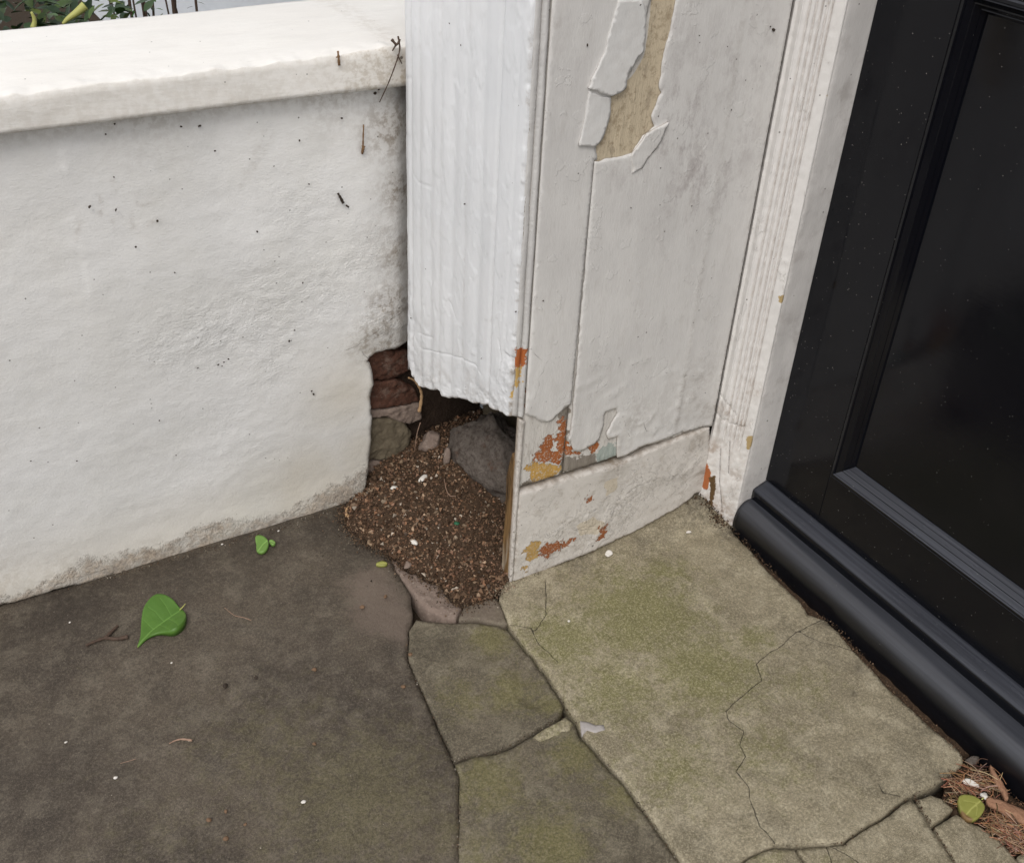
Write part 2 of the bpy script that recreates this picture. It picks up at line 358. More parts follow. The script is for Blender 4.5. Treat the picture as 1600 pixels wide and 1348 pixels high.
    c = n.mix(n.m_('MULTIPLY', ck, .22), c, (.22, .18, .14)); c = n.mix(n.m_('MULTIPLY', n.rng(n.noise(65, 6, .75), .54, .64), .32), c, (.36, .31, .25)); h = n.m_('SUBTRACT', h, n.m_('MULTIPLY', ck, .3)); h = n.m_('ADD', h, n.m_('MULTIPLY', n.m_('MULTIPLY', p1, n.attr('crackle')), .6))
    cm = mask(n, 'cream', .016, 60); c = n.mix(n.m_('MULTIPLY', cm, .7), c, (.60, .52, .39))
    for a, lo, hi in (('ochre', (.40, .24, .07), (.60, .40, .15)), ('rust', (.25, .075, .025), (.42, .15, .055))):
        k_ = mask(n, a, .030, 150); c = n.mix(k_, c, n.mix(n.noise(150, 5, .7), lo, hi)); h = n.m_('SUBTRACT', h, n.m_('MULTIPLY', k_, .7)); c = n.mix(n.m_('MULTIPLY', n.m_('MULTIPLY', k_, n.rng(n.noise(420, 3, .6), .56, .62)), .8), c, (.55, .5, .44))
    c = n.mix(n.m_('MULTIPLY', n.attr('side'), .8), c, (.22, .16, .10))
    M['skirting'] = n.out(c, .58, n.bump(h, .0018, 1), .3)
    # architrave and jamb
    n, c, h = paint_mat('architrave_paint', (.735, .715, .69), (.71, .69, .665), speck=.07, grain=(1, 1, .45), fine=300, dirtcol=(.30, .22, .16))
    for a, lo, hi in (('ochre', (.36, .25, .10), (.50, .38, .20)), ('rust', (.30, .085, .03), (.48, .17, .06)), ('hole', (.05, .03, .015), (.17, .10, .04))): c = n.mix(mask(n, a, .010, 150), c, n.mix(n.noise(150, 5, .7), lo, hi))
    k1, p1 = contour(n, 45, .62, .008, n.vec((1, 1, .4))); h = n.m_('ADD', h, n.m_('MULTIPLY', p1, .3)); c = n.mix(n.m_('MULTIPLY', k1, .25), c, (.36, .31, .26))
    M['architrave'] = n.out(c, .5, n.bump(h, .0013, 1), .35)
    n, c, h = paint_mat('jamb_paint', (.64, .62, .60), (.53, .515, .50), speck=.06, grain=(1, 1, .5), fine=350, dirtcol=(.25, .2, .16), crack=False)
    c = n.mix(n.m_('MULTIPLY', n.rng(n.noise(24, 6, .7), .48, .66), .45), c, (.34, .31, .29)); M['jamb'] = n.out(c, .55, n.bump(h, .001), .3)
    # bare timber
    n = NT('bare_timber'); g = n.noise(170, 6, .7, n.vec((1, 1, .05)), .5); c = n.mix(n.rng(g, .35, .65), (.04, .022, .01), (.26, .155, .065)); c = n.mix(n.rng(n.noise(30, 4, .6, n.vec((1, 1, .2))), .5, .65), c, (.42, .36, .28))
    M['timber'] = n.out(c, .75, n.bump(g, .0015), .2)
    # black gloss door, faces that look up get dusty grey plus a painted sky sheen
    def black(name, rough, dust_sheen_amt, bd, spec=.5):
        n = NT(name); geo = n.N.new('ShaderNodeNewGeometry'); sp = n.N.new('ShaderNodeSeparateXYZ'); n.lk(geo.outputs['Normal'], sp.inputs[0])
        br = n.noise(220, 4, .6, n.vec((1, .06, 1))); big = n.noise(9, 4, .6)
        dust_sheen = n.m_('MULTIPLY', n.m_('MULTIPLY', n.rng(sp.outputs[2], .05, .7), n.rng(n.noise(230, 4, .6, n.vec((1, .02, 1))), -.3, .9)), dust_sheen_amt)
        c = n.mix(dust_sheen, (.0028, .0033, .0055), (.105, .112, .135))
        s_ = n.m_('MAXIMUM', specks(n, 55, .07, .10), specks(n, 130, .10, .05)); s_ = n.m_('MAXIMUM', s_, specks(n, 300, .18, .03)); c = n.mix(n.m_('MULTIPLY', s_, .7), c, (.38, .36, .33))
        r = n.m_('MULTIPLY_ADD', n.rng(big, .3, .7), .10, rough); r = n.m_('MULTIPLY_ADD', dust_sheen, .25, r)
        hh = n.m_('ADD', n.m_('MULTIPLY', br, .25), n.m_('MULTIPLY', n.noise(25, 3, .5), .6)); hh = n.m_('ADD', hh, n.m_('MULTIPLY', s_, .5))
        return n.out(c, r, n.bump(hh, bd, .5), spec)
    M['door'] = black('door_gloss_black', .10, .55, .0004, .32); M['step'] = black('threshold_black', .30, .48, .0006, .7)
    # paving
    def stone(name, a, b, light, moss, mossamt, fscale=900, rough=.8, wet=0):
        n = NT(name); big = n.noise(5, 6, .65, dist=.3); mid = n.noise(26, 6, .7); fin = n.noise(fscale, 3, .7); md2 = n.noise(120, 5, .7); gr = n.noise(330, 5, .75)
        c = n.mix(n.rng(big, .38, .62), a, b); c = n.mix(n.m_('MULTIPLY', n.rng(mid, .45, .66), .7), c, light); c = n.mix(n.m_('MULTIPLY', n.rng(n.noise(13, 7, .75, dist=.6), .50, .62), .45), c, tuple(x * .62 for x in a)); c = n.mix(n.m_('MULTIPLY', n.rng(n.noise(17, 7, .8, n.vec((1, 1, 1), (0, 0, .6), (3, 1, 0)), .4), .52, .66), .4), c, tuple(x * 1.35 for x in light))
        mm = n.rng(n.m_('ADD', n.m_('MULTIPLY', n.attr('moss'), .85), n.m_('MULTIPLY', n.m_('SUBTRACT', n.m_('MULTIPLY_ADD', md2, .6, n.m_('MULTIPLY', n.noise(38, 7, .75, dist=.4), .6)), .6), 2.4)), .12, .95); c = n.mix(n.m_('MULTIPLY', mm, mossamt), c, n.mix(gr, tuple(x * .75 for x in moss), tuple(x * 1.3 for x in moss)))
        c = n.mix(n.m_('MULTIPLY', n.rng(fin, .52, .68), .38), c, tuple(min(1, x * 1.9) for x in light)); c = n.mix(n.m_('MULTIPLY', n.rng(fin, .46, .34), .5), c, tuple(x * .35 for x in a))
        c = n.mix(n.m_('MULTIPLY', n.rng(md2, .50, .68), .18), c, tuple(x * .4 for x in a))
        c = n.mix(n.m_('MULTIPLY', n.rng(gr, .50, .64), .30), c, tuple(x * 1.65 for x in light)); c = n.mix(n.m_('MULTIPLY', n.rng(gr, .50, .38), .34), c, tuple(x * .45 for x in a))
        pk = n.rng(n.m_('MULTIPLY_ADD', n.m_('SUBTRACT', n.noise(40, 6, .7), .5), .06, n.attr('pink')), -.02, .02); c = n.mix(n.m_('MULTIPLY', pk, .6), c, (.20, .155, .125))
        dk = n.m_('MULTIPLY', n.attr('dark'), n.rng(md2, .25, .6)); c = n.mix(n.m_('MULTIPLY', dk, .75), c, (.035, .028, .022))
        cr = n.m_('SUBTRACT', 1.0, n.rng(n.m_('MULTIPLY_ADD', n.noise(160, 4, .7), .0018, n.attr('crack')), .0009, .0015)); c = n.mix(n.m_('MULTIPLY', cr, .8), c, (.03, .026, .02))
        s_ = n.m_('MULTIPLY', specks(n, 60, .07, .07), .8); c = n.mix(s_, c, (.5, .46, .4)); s2 = specks(n, 190, .16, .05); c = n.mix(n.m_('MULTIPLY', s2, .6), c, (.40, .35, .29))
        c = n.mix(n.attr('side'), c, (.05, .042, .034))
        h = n.m_('ADD', n.m_('MULTIPLY', mid, .8), n.m_('ADD', n.m_('MULTIPLY', md2, .35), n.m_('ADD', n.m_('MULTIPLY', fin, .2), n.m_('MULTIPLY', gr, .5)))); h = n.m_('SUBTRACT', h, n.m_('MULTIPLY', cr, .8))
        return n.out(c, n.m_('MULTIPLY_ADD', mid, -.2, rough), n.bump(h, .0022, .9), .3)
    M['slab_dark'] = stone('dark_flagstone', (.062, .049, .038), (.106, .085, .063), (.150, .127, .097), (.135, .118, .062), .8, rough=.66)
    M['slab_mid'] = stone('mossy_flagstone', (.105, .088, .062), (.155, .130, .092), (.215, .188, .135), (.155, .14, .055), .85)
    M['slab_light'] = stone('pale_flagstone', (.22, .188, .125), (.305, .264, .18), (.42, .372, .27), (.185, .175, .068), .95)
    n = NT('joint_soil'); c = n.mix(n.noise(200, 5, .7), (.018, .013, .009), (.075, .055, .038)); M['joint'] = n.out(c, .95, n.bump(n.noise(300, 4, .7), .003), .1)
    n = NT('mortar'); f = n.noise(220, 5, .7); c = n.mix(n.noise(30, 5, .7), (.17, .125, .10), (.30, .235, .195)); c = n.mix(n.m_('MULTIPLY', n.rng(f, .5, .7), .5), c, (.40, .33, .28)); M['mortar'] = n.out(c, .9, n.bump(f, .002), .15)
    n = NT('soil_base'); f = n.noise(260, 5, .7); c = n.mix(f, (.03, .019, .012), (.12, .078, .05)); M['soil'] = n.out(c, .95, n.bump(f, .004), .15)
    n = NT('crumbs'); c = n.mix(n.m_('MULTIPLY', n.noise(500, 3, .6), .5), n.attr('col', 'Color'), (.05, .035, .022)); M['crumb'] = n.out(c, .8, None, .25)
    n = NT('old_brick'); f = n.noise(150, 6, .7); c = n.mix(n.noise(35, 5, .7), (.065, .027, .018), (.14, .07, .048)); c = n.mix(n.m_('MULTIPLY', n.rng(n.noise(50, 6, .75), .5, .62), .5), c, (.20, .15, .12)); c = n.mix(n.m_('MULTIPLY', n.rng(f, .46, .64), .6), c, (.05, .03, .022)); M['brick'] = n.out(c, .9, n.bump(f, .003), .15)
    n = NT('rubble_stone'); f = n.noise(140, 6, .7); c = n.mix(n.noise(25, 5, .7, dist=.5), (.085, .068, .045), (.21, .175, .12)); c = n.mix(n.m_('MULTIPLY', n.rng(f, .5, .7), .4), c, (.08, .06, .045)); M['rubble'] = n.out(c, .85, n.bump(f, .002), .2)
    n = NT('grey_boulder'); f = n.noise(170, 6, .75); s_ = n.noise(45, 6, .7, n.vec((1, 1, 2.5), (.6, .3, 0)), .8); c = n.mix(s_, (.05, .038, .03), (.23, .20, .175)); c = n.mix(n.m_('MULTIPLY', n.rng(n.noise(28, 4, .7), .52, .66), .7), c, (.10, .05, .03)); c = n.mix(n.m_('MULTIPLY', n.rng(f, .46, .62), .6), c, (.05, .035, .026)); M['boulder'] = n.out(c, .85, n.bump(n.m_('ADD', f, s_), .003), .2)
    n = NT('core_dark'); f = n.noise(90, 6, .75); c = n.mix(f, (.018, .012, .009), (.11, .075, .055)); M['core'] = n.out(c, .95, n.bump(f, .008), .1)
    n = NT('facade_paint'); c = n.mix(n.noise(8, 5, .6), (.62, .66, .70), (.74, .77, .80)); M['facade'] = n.out(c, .6, n.bump(n.noise(80, 4), .002), .3)
    def leafm(name, a, b, tip=None, rough=.42):
        n = NT(name); v = n.noise(60, 4, .6); c = n.mix(v, a, b); c = n.mix(n.m_('SUBTRACT', 1.0, n.rng(n.attr('vein'), .0, .0012)), c, tuple(min(1, x * 1.3 + .015) for x in b))
        if tip: c = n.mix(n.attr('tip'), c, tip)
        return n.out(c, rough, n.bump(n.attr('vein'), .15, .3), .4, Subsurface_Weight=.0)
    M['ivy'] = leafm('fresh_ivy_leaf', (.06, .145, .018), (.10, .21, .032), (.16, .10, .03)); M['ivypale'] = leafm('yellow_green_leaf', (.24, .25, .055), (.31, .31, .085), (.2, .12, .05), .5)
    M['seedling'] = leafm('seedling_leaf', (.13, .26, .05), (.19, .34, .08))
    def plain(name, a, b, rough=.7, s_=200, bd=.0008):
        n = NT(name); f = n.noise(s_, 4, .65); return n.out(n.mix(f, a, b), rough, n.bump(f, bd), .3)
    M['twig'] = plain('dark_twig', (.03, .02, .015), (.13, .085, .06)); M['twigpale'] = plain('pale_twig', (.22, .13, .09), (.42, .29, .21))
    M['white_chip'] = plain('white_chip', (.62, .58, .52), (.82, .79, .74)); M['lime'] = plain('lime_film', (.30, .275, .26), (.46, .43, .41)); M['lilac'] = plain('lilac_petal', (.55, .48, .60), (.70, .64, .74))
    M['berry'] = plain('brown_seed', (.09, .05, .03), (.27, .17, .10), .7); M['straw'] = plain('dry_leaf', (.36, .20, .09), (.55, .38, .22))
    M['bark'] = plain('orange_bark', (.20, .09, .05), (.46, .27, .17), .85, 140, .003); M['needle'] = None
    n = NT('pine_needles'); M['needle'] = n.out(n.attr('col', 'Color'), .7, None, .25)
    n = NT('shrub_leaf'); c = n.attr('col', 'Color'); M['shrub'] = n.out(c, .45, None, .4)
    M['pod'] = plain('seed_pod', (.09, .045, .02), (.30, .18, .09)); M['insect'] = plain('dark_insect', (.015, .012, .01), (.07, .05, .035)); M['greenglass'] = plain('green_glass', (.02, .10, .05), (.04, .16, .08), .2)
build_materials()
# ================================================================== GEOMETRY
FG = Frame((0, 0, 0), (1, 0, 0), (0, 1, 0), (0, 0, 1))
FW = Frame((0, .269, 0), (1, 0, 0), (0, 0, 1), (0, -1, 0))
FC = Frame((0, .285, 0), (1, 0, 0), (0, 0, 1), (0, -1, 0))
FP = Frame((0, 0, 0), (1, 0, 0), (0, 0, 1), (0, -1, 0))
P0 = np.array([-.0095, .004, 0]); P1 = np.array([-.0365, .238, 0]); bu = (P1 - P0) / np.linalg.norm(P1 - P0); BW = float(np.linalg.norm(P1 - P0))
FB = Frame(P0, bu, (0, 0, 1), (-bu[1], bu[0], 0))
A0 = np.array([.325, 0, 0]); A1 = np.array([.357, -.05, 0]); au = (A1 - A0) / np.linalg.norm(A1 - A0); AW = float(np.linalg.norm(A1 - A0))
FA = Frame(A0, au, (0, 0, 1), (au[1], -au[0], 0))
FJ = Frame((0, -.05, 0), (1, 0, 0), (0, 0, 1), (0, -1, 0))
def blob(fr, L):
    L = [(fr.px(x, y), r, a) for x, y, r, a in L]
    def fn(Q, d=None):
        s_ = np.zeros(len(Q))
        for (u, v), r, a in L: s_ = np.maximum(s_, a * np.exp(-((Q[:, 0] - u) ** 2 + (Q[:, 1] - v) ** 2) / (r * r)))
        return s_
    return fn
def masks(fr, L):                       # union of several traced patches -> signed distance
    L = [fr.pts(p) for p in L]
    def fn(Q, d=None):
        r = np.full(len(Q), -.5)
        for p in L: r = np.maximum(r, sdf(Q, p))
        return r
    return fn
const = lambda v: (lambda Q, d: np.full(len(Q), float(v)))
def cracks(fr, L):
    L = [fr.pts(p) for p in L]
    def fn(Q, d=None):
        r = np.full(len(Q), .5)
        for p in L: r = np.minimum(r, poly_dist(Q, p))
        return r
    return L, fn
def wander(L, amp, step, seed=0):       # add natural wobble to a traced line in plane units
    L = densify(L, step, False); A = np.array(L); n = p3(A[:, 0], A[:, 1])
    A[1:-1, 0] += amp * fbm(n, 60, 3, seed)[1:-1]; A[1:-1, 1] += amp * fbm(n, 60, 3, seed + 9)[1:-1]
    return [tuple(p) for p in A]

# ------------------------------------------------------------------ ground
n = 24; gv = []; gf = []
gm = mesh('ground', [(x, y, -.03) for x, y in ((-15, -15), (15, -15), (15, 15), (-15, 15))], [(0, 1, 2, 3)], M['joint'], smooth_=False); gm['kind'] = 'structure'
paving = bpy.data.objects.new('pavement', None); COL.objects.link(paving); paving['kind'] = 'structure'
def W_(x, y): return ('w', x, y)
def gpts(L): return [(p[1], p[2]) if p[0] == 'w' else FG.px(*p) for p in L]
def natural(L, amp=.0016, step=.005):
    A = np.array(densify(L, step)); n = p3(A[:, 0], A[:, 1])
    return [tuple(p) for p in A + amp * np.stack([fbm(n, 70, 4, 3, .65), fbm(n, 70, 4, 17, .65)], 1)]
def inset(L, g):
    A = np.array(L); n = len(A); area = .5 * np.sum(A[:, 0] * np.roll(A[:, 1], -1) - np.roll(A[:, 0], -1) * A[:, 1]); s_ = 1 if area > 0 else -1
    t = np.roll(A, -1, 0) - np.roll(A, 1, 0); t /= np.maximum(np.hypot(*t.T), 1e-9)[:, None]
    return [tuple(p) for p in A + s_ * g * np.stack([-t[:, 1], t[:, 0]], 1)]
_b = FP.pts([(797, 914), (845, 893), (905, 868), (965, 842), (1005, 822), (1050, 798), (1084, 775)])
base_u = [p[0] for p in _b]; base_v = [max(0.0, p[1] - .003) for p in _b]
def slab(L, mat, z, label=None, sp=.005, cr=(), moss=(), dark=(), pink=(), amp=.0008, gap=.0002, tilt=(0, 0), steps=(), rnd=.0012, lump=1.0, extra=None):
    out = inset(natural(gpts(L), amp), gap); crs = [wander(FG.pts(c), .0012, .004) for c in cr]
    sts = [FG.pts(s_) for s_ in steps]
    def hf(Q, d):
        P = p3(Q[:, 0], Q[:, 1]); h = z + lump * (.0016 * fbm(P, 9, 3, 5) + .0007 * fbm(P, 50, 4, 8))
        if extra: h = h + extra(Q)
        h += tilt[0] * (Q[:, 0] - out[0][0]) + tilt[1] * (Q[:, 1] - out[0][1])
        for c in crs: h -= .0010 * (1 - smooth(poly_dist(Q, c), 0, .002))
        for s_ in sts: h -= .0022 * smooth(sdf(Q, s_) + .0015 * fbm(P, 90, 3, 2), -.001, .003)
        return h
    def cfn(Q, d):
        r = np.full(len(Q), .5)
        for c in crs: r = np.minimum(r, poly_dist(Q, c))
        return r
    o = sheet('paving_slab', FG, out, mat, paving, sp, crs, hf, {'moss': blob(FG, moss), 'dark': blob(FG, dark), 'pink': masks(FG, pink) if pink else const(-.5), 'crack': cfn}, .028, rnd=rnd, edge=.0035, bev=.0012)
    o['kind'] = 'structure'
    if label: o['label'] = label
    return o
S1 = [W_(-1.9, .32), W_(.0, .32), W_(.0, .2), (600, 850), (616, 886), (640, 925), (645, 960), (638, 985), (637, 1035), (650, 1060), (668, 1100), (685, 1140), (708, 1190), (717, 1212), (717, 1348), (717, 1900), W_(-1.9, -.75)]
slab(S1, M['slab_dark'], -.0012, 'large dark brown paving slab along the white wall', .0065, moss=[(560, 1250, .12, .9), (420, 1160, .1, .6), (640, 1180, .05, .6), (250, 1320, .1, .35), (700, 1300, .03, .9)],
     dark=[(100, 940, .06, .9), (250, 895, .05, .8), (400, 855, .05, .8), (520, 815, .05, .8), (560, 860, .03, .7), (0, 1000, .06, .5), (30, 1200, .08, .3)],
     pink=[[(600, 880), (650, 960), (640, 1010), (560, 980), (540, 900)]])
S2 = [(650, 968), (700, 974), (735, 973), (780, 979), (793, 986), (812, 1010), (845, 1048), (873, 1089), (880, 1105), (871, 1122), (845, 1136), (820, 1149), (800, 1160), (775, 1171), (740, 1176), (710, 1185), (690, 1142), (668, 1096), (650, 1057), (638, 1030), (640, 985)]
slab(S2, M['slab_mid'], .0004, 'broken mossy slab in front of the soil', .0045, moss=[(770, 1000, .035, 1), (800, 1080, .04, 1), (720, 1090, .04, .7), (860, 1100, .02, 1.2)], dark=[(680, 1010, .03, .4)], steps=[[(800, 1050), (840, 1040), (870, 1095), (830, 1110), (805, 1085)], [(725, 985), (760, 985), (775, 1030), (740, 1030)]], lump=1.6)
S3 = [(712, 1193), (742, 1180), (776, 1176), (803, 1165), (822, 1153), (850, 1139), (872, 1126), (885, 1117), (896, 1128), (905, 1150), (922, 1168), (941, 1190), (976, 1229), (1001, 1263), (1031, 1306), (1063, 1350), (1303, 1700), (717, 1900), (717, 1348), (718, 1214)]
slab(S3, M['slab_mid'], -.0008, 'mossy slab below the broken one', .005, moss=[(760, 1220, .05, 1), (900, 1180, .04, 1), (860, 1320, .05, 1.1), (970, 1240, .03, .9), (740, 1340, .04, .7)], steps=[[(1000, 1270), (1040, 1340), (1000, 1400), (985, 1330)]])
S4 = [(797, 980), (779, 938), (792, 900), W_(.0, .06), W_(.43, .06), W_(.43, -.03), W_(.357, -.047), (1143, 829), (1200, 893), (1250, 942), (1262, 962), (1290, 969), (1310, 990), (1340, 1026), (1400, 1087), (1450, 1132), (1490, 1166), (1504, 1181), (1504, 1193), (1486, 1208), (1459, 1227), (1427, 1239), (1406, 1252), (1376, 1277), (1348, 1292), (1316, 1315), (1273, 1318), (1243, 1320), (1210, 1319), (1170, 1335), (1150, 1349), (1105, 1424), (1068, 1350), (1034, 1303), (1004, 1260), (979, 1226), (944, 1187), (925, 1165), (909, 1146), (900, 1126), (887, 1108), (878, 1087), (847, 1043), (816, 1006)]
slab(S4, M['slab_light'], .0022, 'large pale slab with green algae beside the black threshold', .0055,
     cr=[[(1286, 969), (1265, 977), (1246, 986), (1213, 1015), (1180, 1038), (1190, 1066), (1153, 1093), (1135, 1113), (1140, 1128), (1161, 1143), (1155, 1166), (1165, 1184), (1150, 1205), (1170, 1232), (1171, 1249), (1186, 1292), (1210, 1319)],
         [(1246, 986), (1280, 1002), (1313, 1011), (1336, 1018)], [(797, 978), (830, 982), (840, 1005), (872, 1036)], [(852, 905), (853, 960), (838, 985)], [(1406, 1254 - 8), (1380, 1240), (1372, 1225)]],
     moss=[(1000, 960, .10, 1.15), (880, 1000, .07, 1), (1100, 1050, .08, 1.1), (960, 1080, .07, .9), (1040, 900, .05, .8), (1200, 1180, .07, .6), (1050, 1200, .07, .7), (1180, 1000, .03, .9), (1250, 1080, .06, .5)],
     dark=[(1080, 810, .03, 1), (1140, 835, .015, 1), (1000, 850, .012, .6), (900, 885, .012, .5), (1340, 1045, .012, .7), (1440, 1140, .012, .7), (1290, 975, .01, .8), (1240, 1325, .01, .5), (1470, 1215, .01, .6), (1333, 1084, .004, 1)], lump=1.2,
     extra=lambda Q: np.interp(Q[:, 0], base_u, base_v) * smooth(Q[:, 1], -.05, .0))
S6 = [(1245, 1325), (1273, 1323), (1316, 1320), (1350, 1297), (1378, 1282), (1408, 1258), (1425, 1247), (1440, 1268), (1452, 1289), (1469, 1311), (1492, 1350), (1530, 1420), (1290, 1420), (1262, 1350)]
slab(S6, M['slab_light'], -.0005, sp=.005, cr=[[(1291, 1322), (1300, 1345), (1290, 1400)], [(1296, 1320), (1340, 1345), (1370, 1400)]], moss=[(1300, 1340, .03, .4)])
slab([(1110, 1425), (1152, 1352), (1172, 1339), (1210, 1324), (1241, 1326), (1258, 1350), (1285, 1420)], M['slab_light'], .0003, sp=.005, moss=[(1200, 1345, .03, .6)])
slab([(1461, 1293), (1475, 1284), (1494, 1272), (1515, 1283), (1533, 1291), (1548, 1302), (1564, 1314), (1578, 1331), (1586, 1341), (1640, 1400), (1533, 1420), (1497, 1350), (1473, 1313)], M['slab_light'], .0002, sp=.005)
slab([(1433, 1247), (1455, 1240), (1474, 1246), (1489, 1262), (1474, 1275), (1457, 1287), (1446, 1270)], M['slab_light'], -.002, 'small broken triangle of paving', sp=.004)
slab([(1590, 1338), (1602, 1328), (1680, 1300), (1800, 1380), (1650, 1400)], M['slab_light'], .0, sp=.006)
slab([(1075, 1372), (1105, 1430), (1285, 1425), (1530, 1425), (1645, 1405), (1805, 1386), (2100, 1500), W_(.33, -1.1), W_(-.35, -1.1), (1308, 1700)], M['slab_light'], -.001, sp=.012)
slab([W_(-1.9, -.76), (717, 1906), (1300, 1706), W_(-.36, -1.1), W_(-.36, -1.6), W_(-1.9, -1.6)], M['slab_dark'], -.001, sp=.02)
# mortar fillet and the little piece by the panel corner
mo = sheet('mortar_fillet', FG, inset(natural(FG.pts([(611, 874), (622, 878), (634, 892), (650, 897), (668, 907), (690, 915), (706, 938), (722, 946), (712, 968), (690, 966), (668, 952), (648, 932), (632, 912)])), .0004), M['mortar'], paving, .0035,
      (), lambda Q, d: .001 + .0018 * fbm(p3(Q[:, 0], Q[:, 1]), 60, 4, 4, .65), {}, .03, rnd=.004, bev=.003, edge=.003); mo['kind'] = 'structure'; mo['label'] = 'pinkish curved strip of mortar at the edge of the soil'
slab([(716, 968), (724, 948), (750, 942), (775, 936), (784, 952), (793, 974), (780, 976), (750, 969), (735, 969)], M['slab_mid'], .001, sp=.004, pink=[[(716, 968), (724, 945), (780, 933), (790, 974)]])
bw = sheet('mortar_repair', FG, natural(FG.pts([(832, 1151), (846, 1140), (866, 1129), (884, 1121), (894, 1130), (890, 1142), (870, 1150), (845, 1156)]), .001), M['slab_light'], paving, .003, (), lambda Q, d: .0008 + .0018 * fbm(p3(Q[:, 0], Q[:, 1]), 150, 3, 4), {'moss': const(.5), 'dark': const(.0), 'pink': const(-.5), 'crack': const(.5)}, .01, rnd=.003, edge=.003); bw['kind'] = 'structure'
# pale scrape on the slab beside the joint
sheet('lime_patch', FG, natural(FG.pts([(905, 1127), (918, 1128), (930, 1133), (942, 1132), (944, 1141), (930, 1145), (918, 1142), (911, 1150), (906, 1140)]), .002), M['lime'], paving, .003, (), lambda Q, d: .0034 + 0 * d, {}, .002, rnd=.002, bev=.0008, edge=.002)['kind'] = 'structure'

# ------------------------------------------------------------------ garden wall
wall = thing('garden_wall', 'low white rendered garden wall with a broken out corner beside the pilaster', 'wall', (-.5, .269, 0))
wo_px = [(578, 566), (588, 556), (604, 551), (620, 547), (636, 541)]
lo = [(-700, 1120), (-300, 1020), (0, 944), (60, 929), (120, 912), (180, 896), (232, 882), (300, 864), (360, 846), (420, 829), (480, 809), (530, 793), (556, 779), (571, 763), (576, 742), (578, 715), (580, 690), (583, 650), (580, 622), (585, 600), (582, 582)]
out = FW.pts(lo + wo_px); out = [(u, (v if u < -.62 or i > 12 else min(v, .006))) for i, (u, v) in enumerate(out)]
out = [(-1.9, .62), (-1.9, 0)] + out[2:] + [(-.004, out[-1][1]), (-.004, .62)]
A = np.array(densify(out, .005)); nz = p3(A[:, 0], A[:, 1]); k = (A[:, 1] < .6) & (A[:, 0] > -1.85) & (A[:, 0] < -.006)
A[k] += .0022 * np.stack([fbm(nz, 70, 3, 21), fbm(nz, 70, 3, 31)], 1)[k]; out = [tuple(p) for p in A]
barepoly = [FW.pts([(-700, 1130), (-300, 995), (0, 925), (50, 904), (112, 877), (120, 863), (174, 858), (220, 847), (266, 837), (291, 822), (316, 811), (361, 801), (395, 800), (436, 791), (490, 763), (552, 733), (590, 700), (600, 840), (0, 990), (-700, 1180)])]
wcr = [[(125, 549), (158, 541), (195, 525), (249, 487), (278, 452), (332, 437), (374, 425), (424, 417), (498, 408)], [(636, 485), (610, 500), (592, 515), (575, 530), (558, 541), (540, 548)], [(582, 566), (570, 556), (566, 548)]]
wl, wfn = cracks(FW, wcr); wfn2 = cracks(FW, wcr[1:] + [[(424, 416), (450, 428), (475, 441)], [(330, 232), (345, 238), (362, 256)], [(300, 372), (335, 368), (350, 376), (378, 385)], [(400, 300), (430, 322), (442, 345)], [(560, 350), (592, 352)]])[1]; wl[0] = wander(wl[0], .004, .006, 12)
rough = blob(FW, [(420, 480, .07, 1), (330, 520, .06, .9), (500, 450, .06, .9), (560, 400, .05, .8), (260, 540, .04, .7), (480, 330, .06, .5), (420, 560, .05, .7), (600, 500, .04, 1), (350, 690, .1, .3)])
barefn = lambda Q, d=None: sdf(Q, barepoly[0]) - .010
def wallh(Q, d):
    P = p3(Q[:, 0], Q[:, 1]); rg = rough(Q)
    Ps = p3(Q[:, 0], Q[:, 1] * 1.8)
    h = .0013 * fbm(P, 8, 3, 1) + (.00030 + .0002 * rg) * fbm(Ps, 38, 4, 2) + (.00012 + .0006 * rg) * fbm(Ps, 120, 3, 3)
    h += .0009 * vn(P, 14, 77) ** 2 * 2 * smooth(Q[:, 1] - np.interp(Q[:, 0], *zip(*sorted(wl[0]))), -.001, .0025) * (Q[:, 0] > -.42) * (Q[:, 0] < -.1)
    b = barefn(Q); h -= .0006 * smooth(b + .006 * fbm(P, 60, 4, 6), -.002, .006); h += .004 * smooth(.06 - Q[:, 1], 0, .06)
    h -= .012 * smooth(Q[:, 0], -.035, .0) * (Q[:, 1] > .2)
    hole = np.hypot((Q[:, 0] + .05) / .07, (Q[:, 1] - .23) / .05); h -= .004 * smooth(1 - hole, 0, .8)
    return h
dirt = blob(FW, [(615, 200, .04, 1.1), (624, 300, .028, 1.1), (626, 400, .028, 1.1), (612, 480, .035, 1.2), (595, 530, .035, 1.4), (600, 555, .02, 1.4), (585, 600, .008, 1.2), (560, 545, .025, .5), (640, 540, .03, 1), (580, 620, .006, 1), (520, 160, .04, .35), (100, 900, .04, .5), (0, 925, .05, .6), (250, 870, .03, .35), (240, 200, .05, .25), (570, 760, .02, .6), (600, 360, .03, .3)])
strokes = [FW.pts(p) for p in ([(125, 345), (120, 375)], [(155, 308), (158, 336)], [(178, 345), (183, 366)], [(206, 335), (209, 358)], [(212, 305), (218, 323), (250, 312)], [(232, 352), (248, 342)], [(176, 283), (180, 300)], [(415, 205), (378, 290)], [(425, 210), (398, 262)])]
def stroke_dirt(Q):
    r = np.zeros(len(Q))
    for i, p in enumerate(strokes): r = np.maximum(r, (.42 if i < 7 else .25) * np.exp(-(poly_dist(Q, p) / (.0024 if i < 7 else .004)) ** 2))
    return r
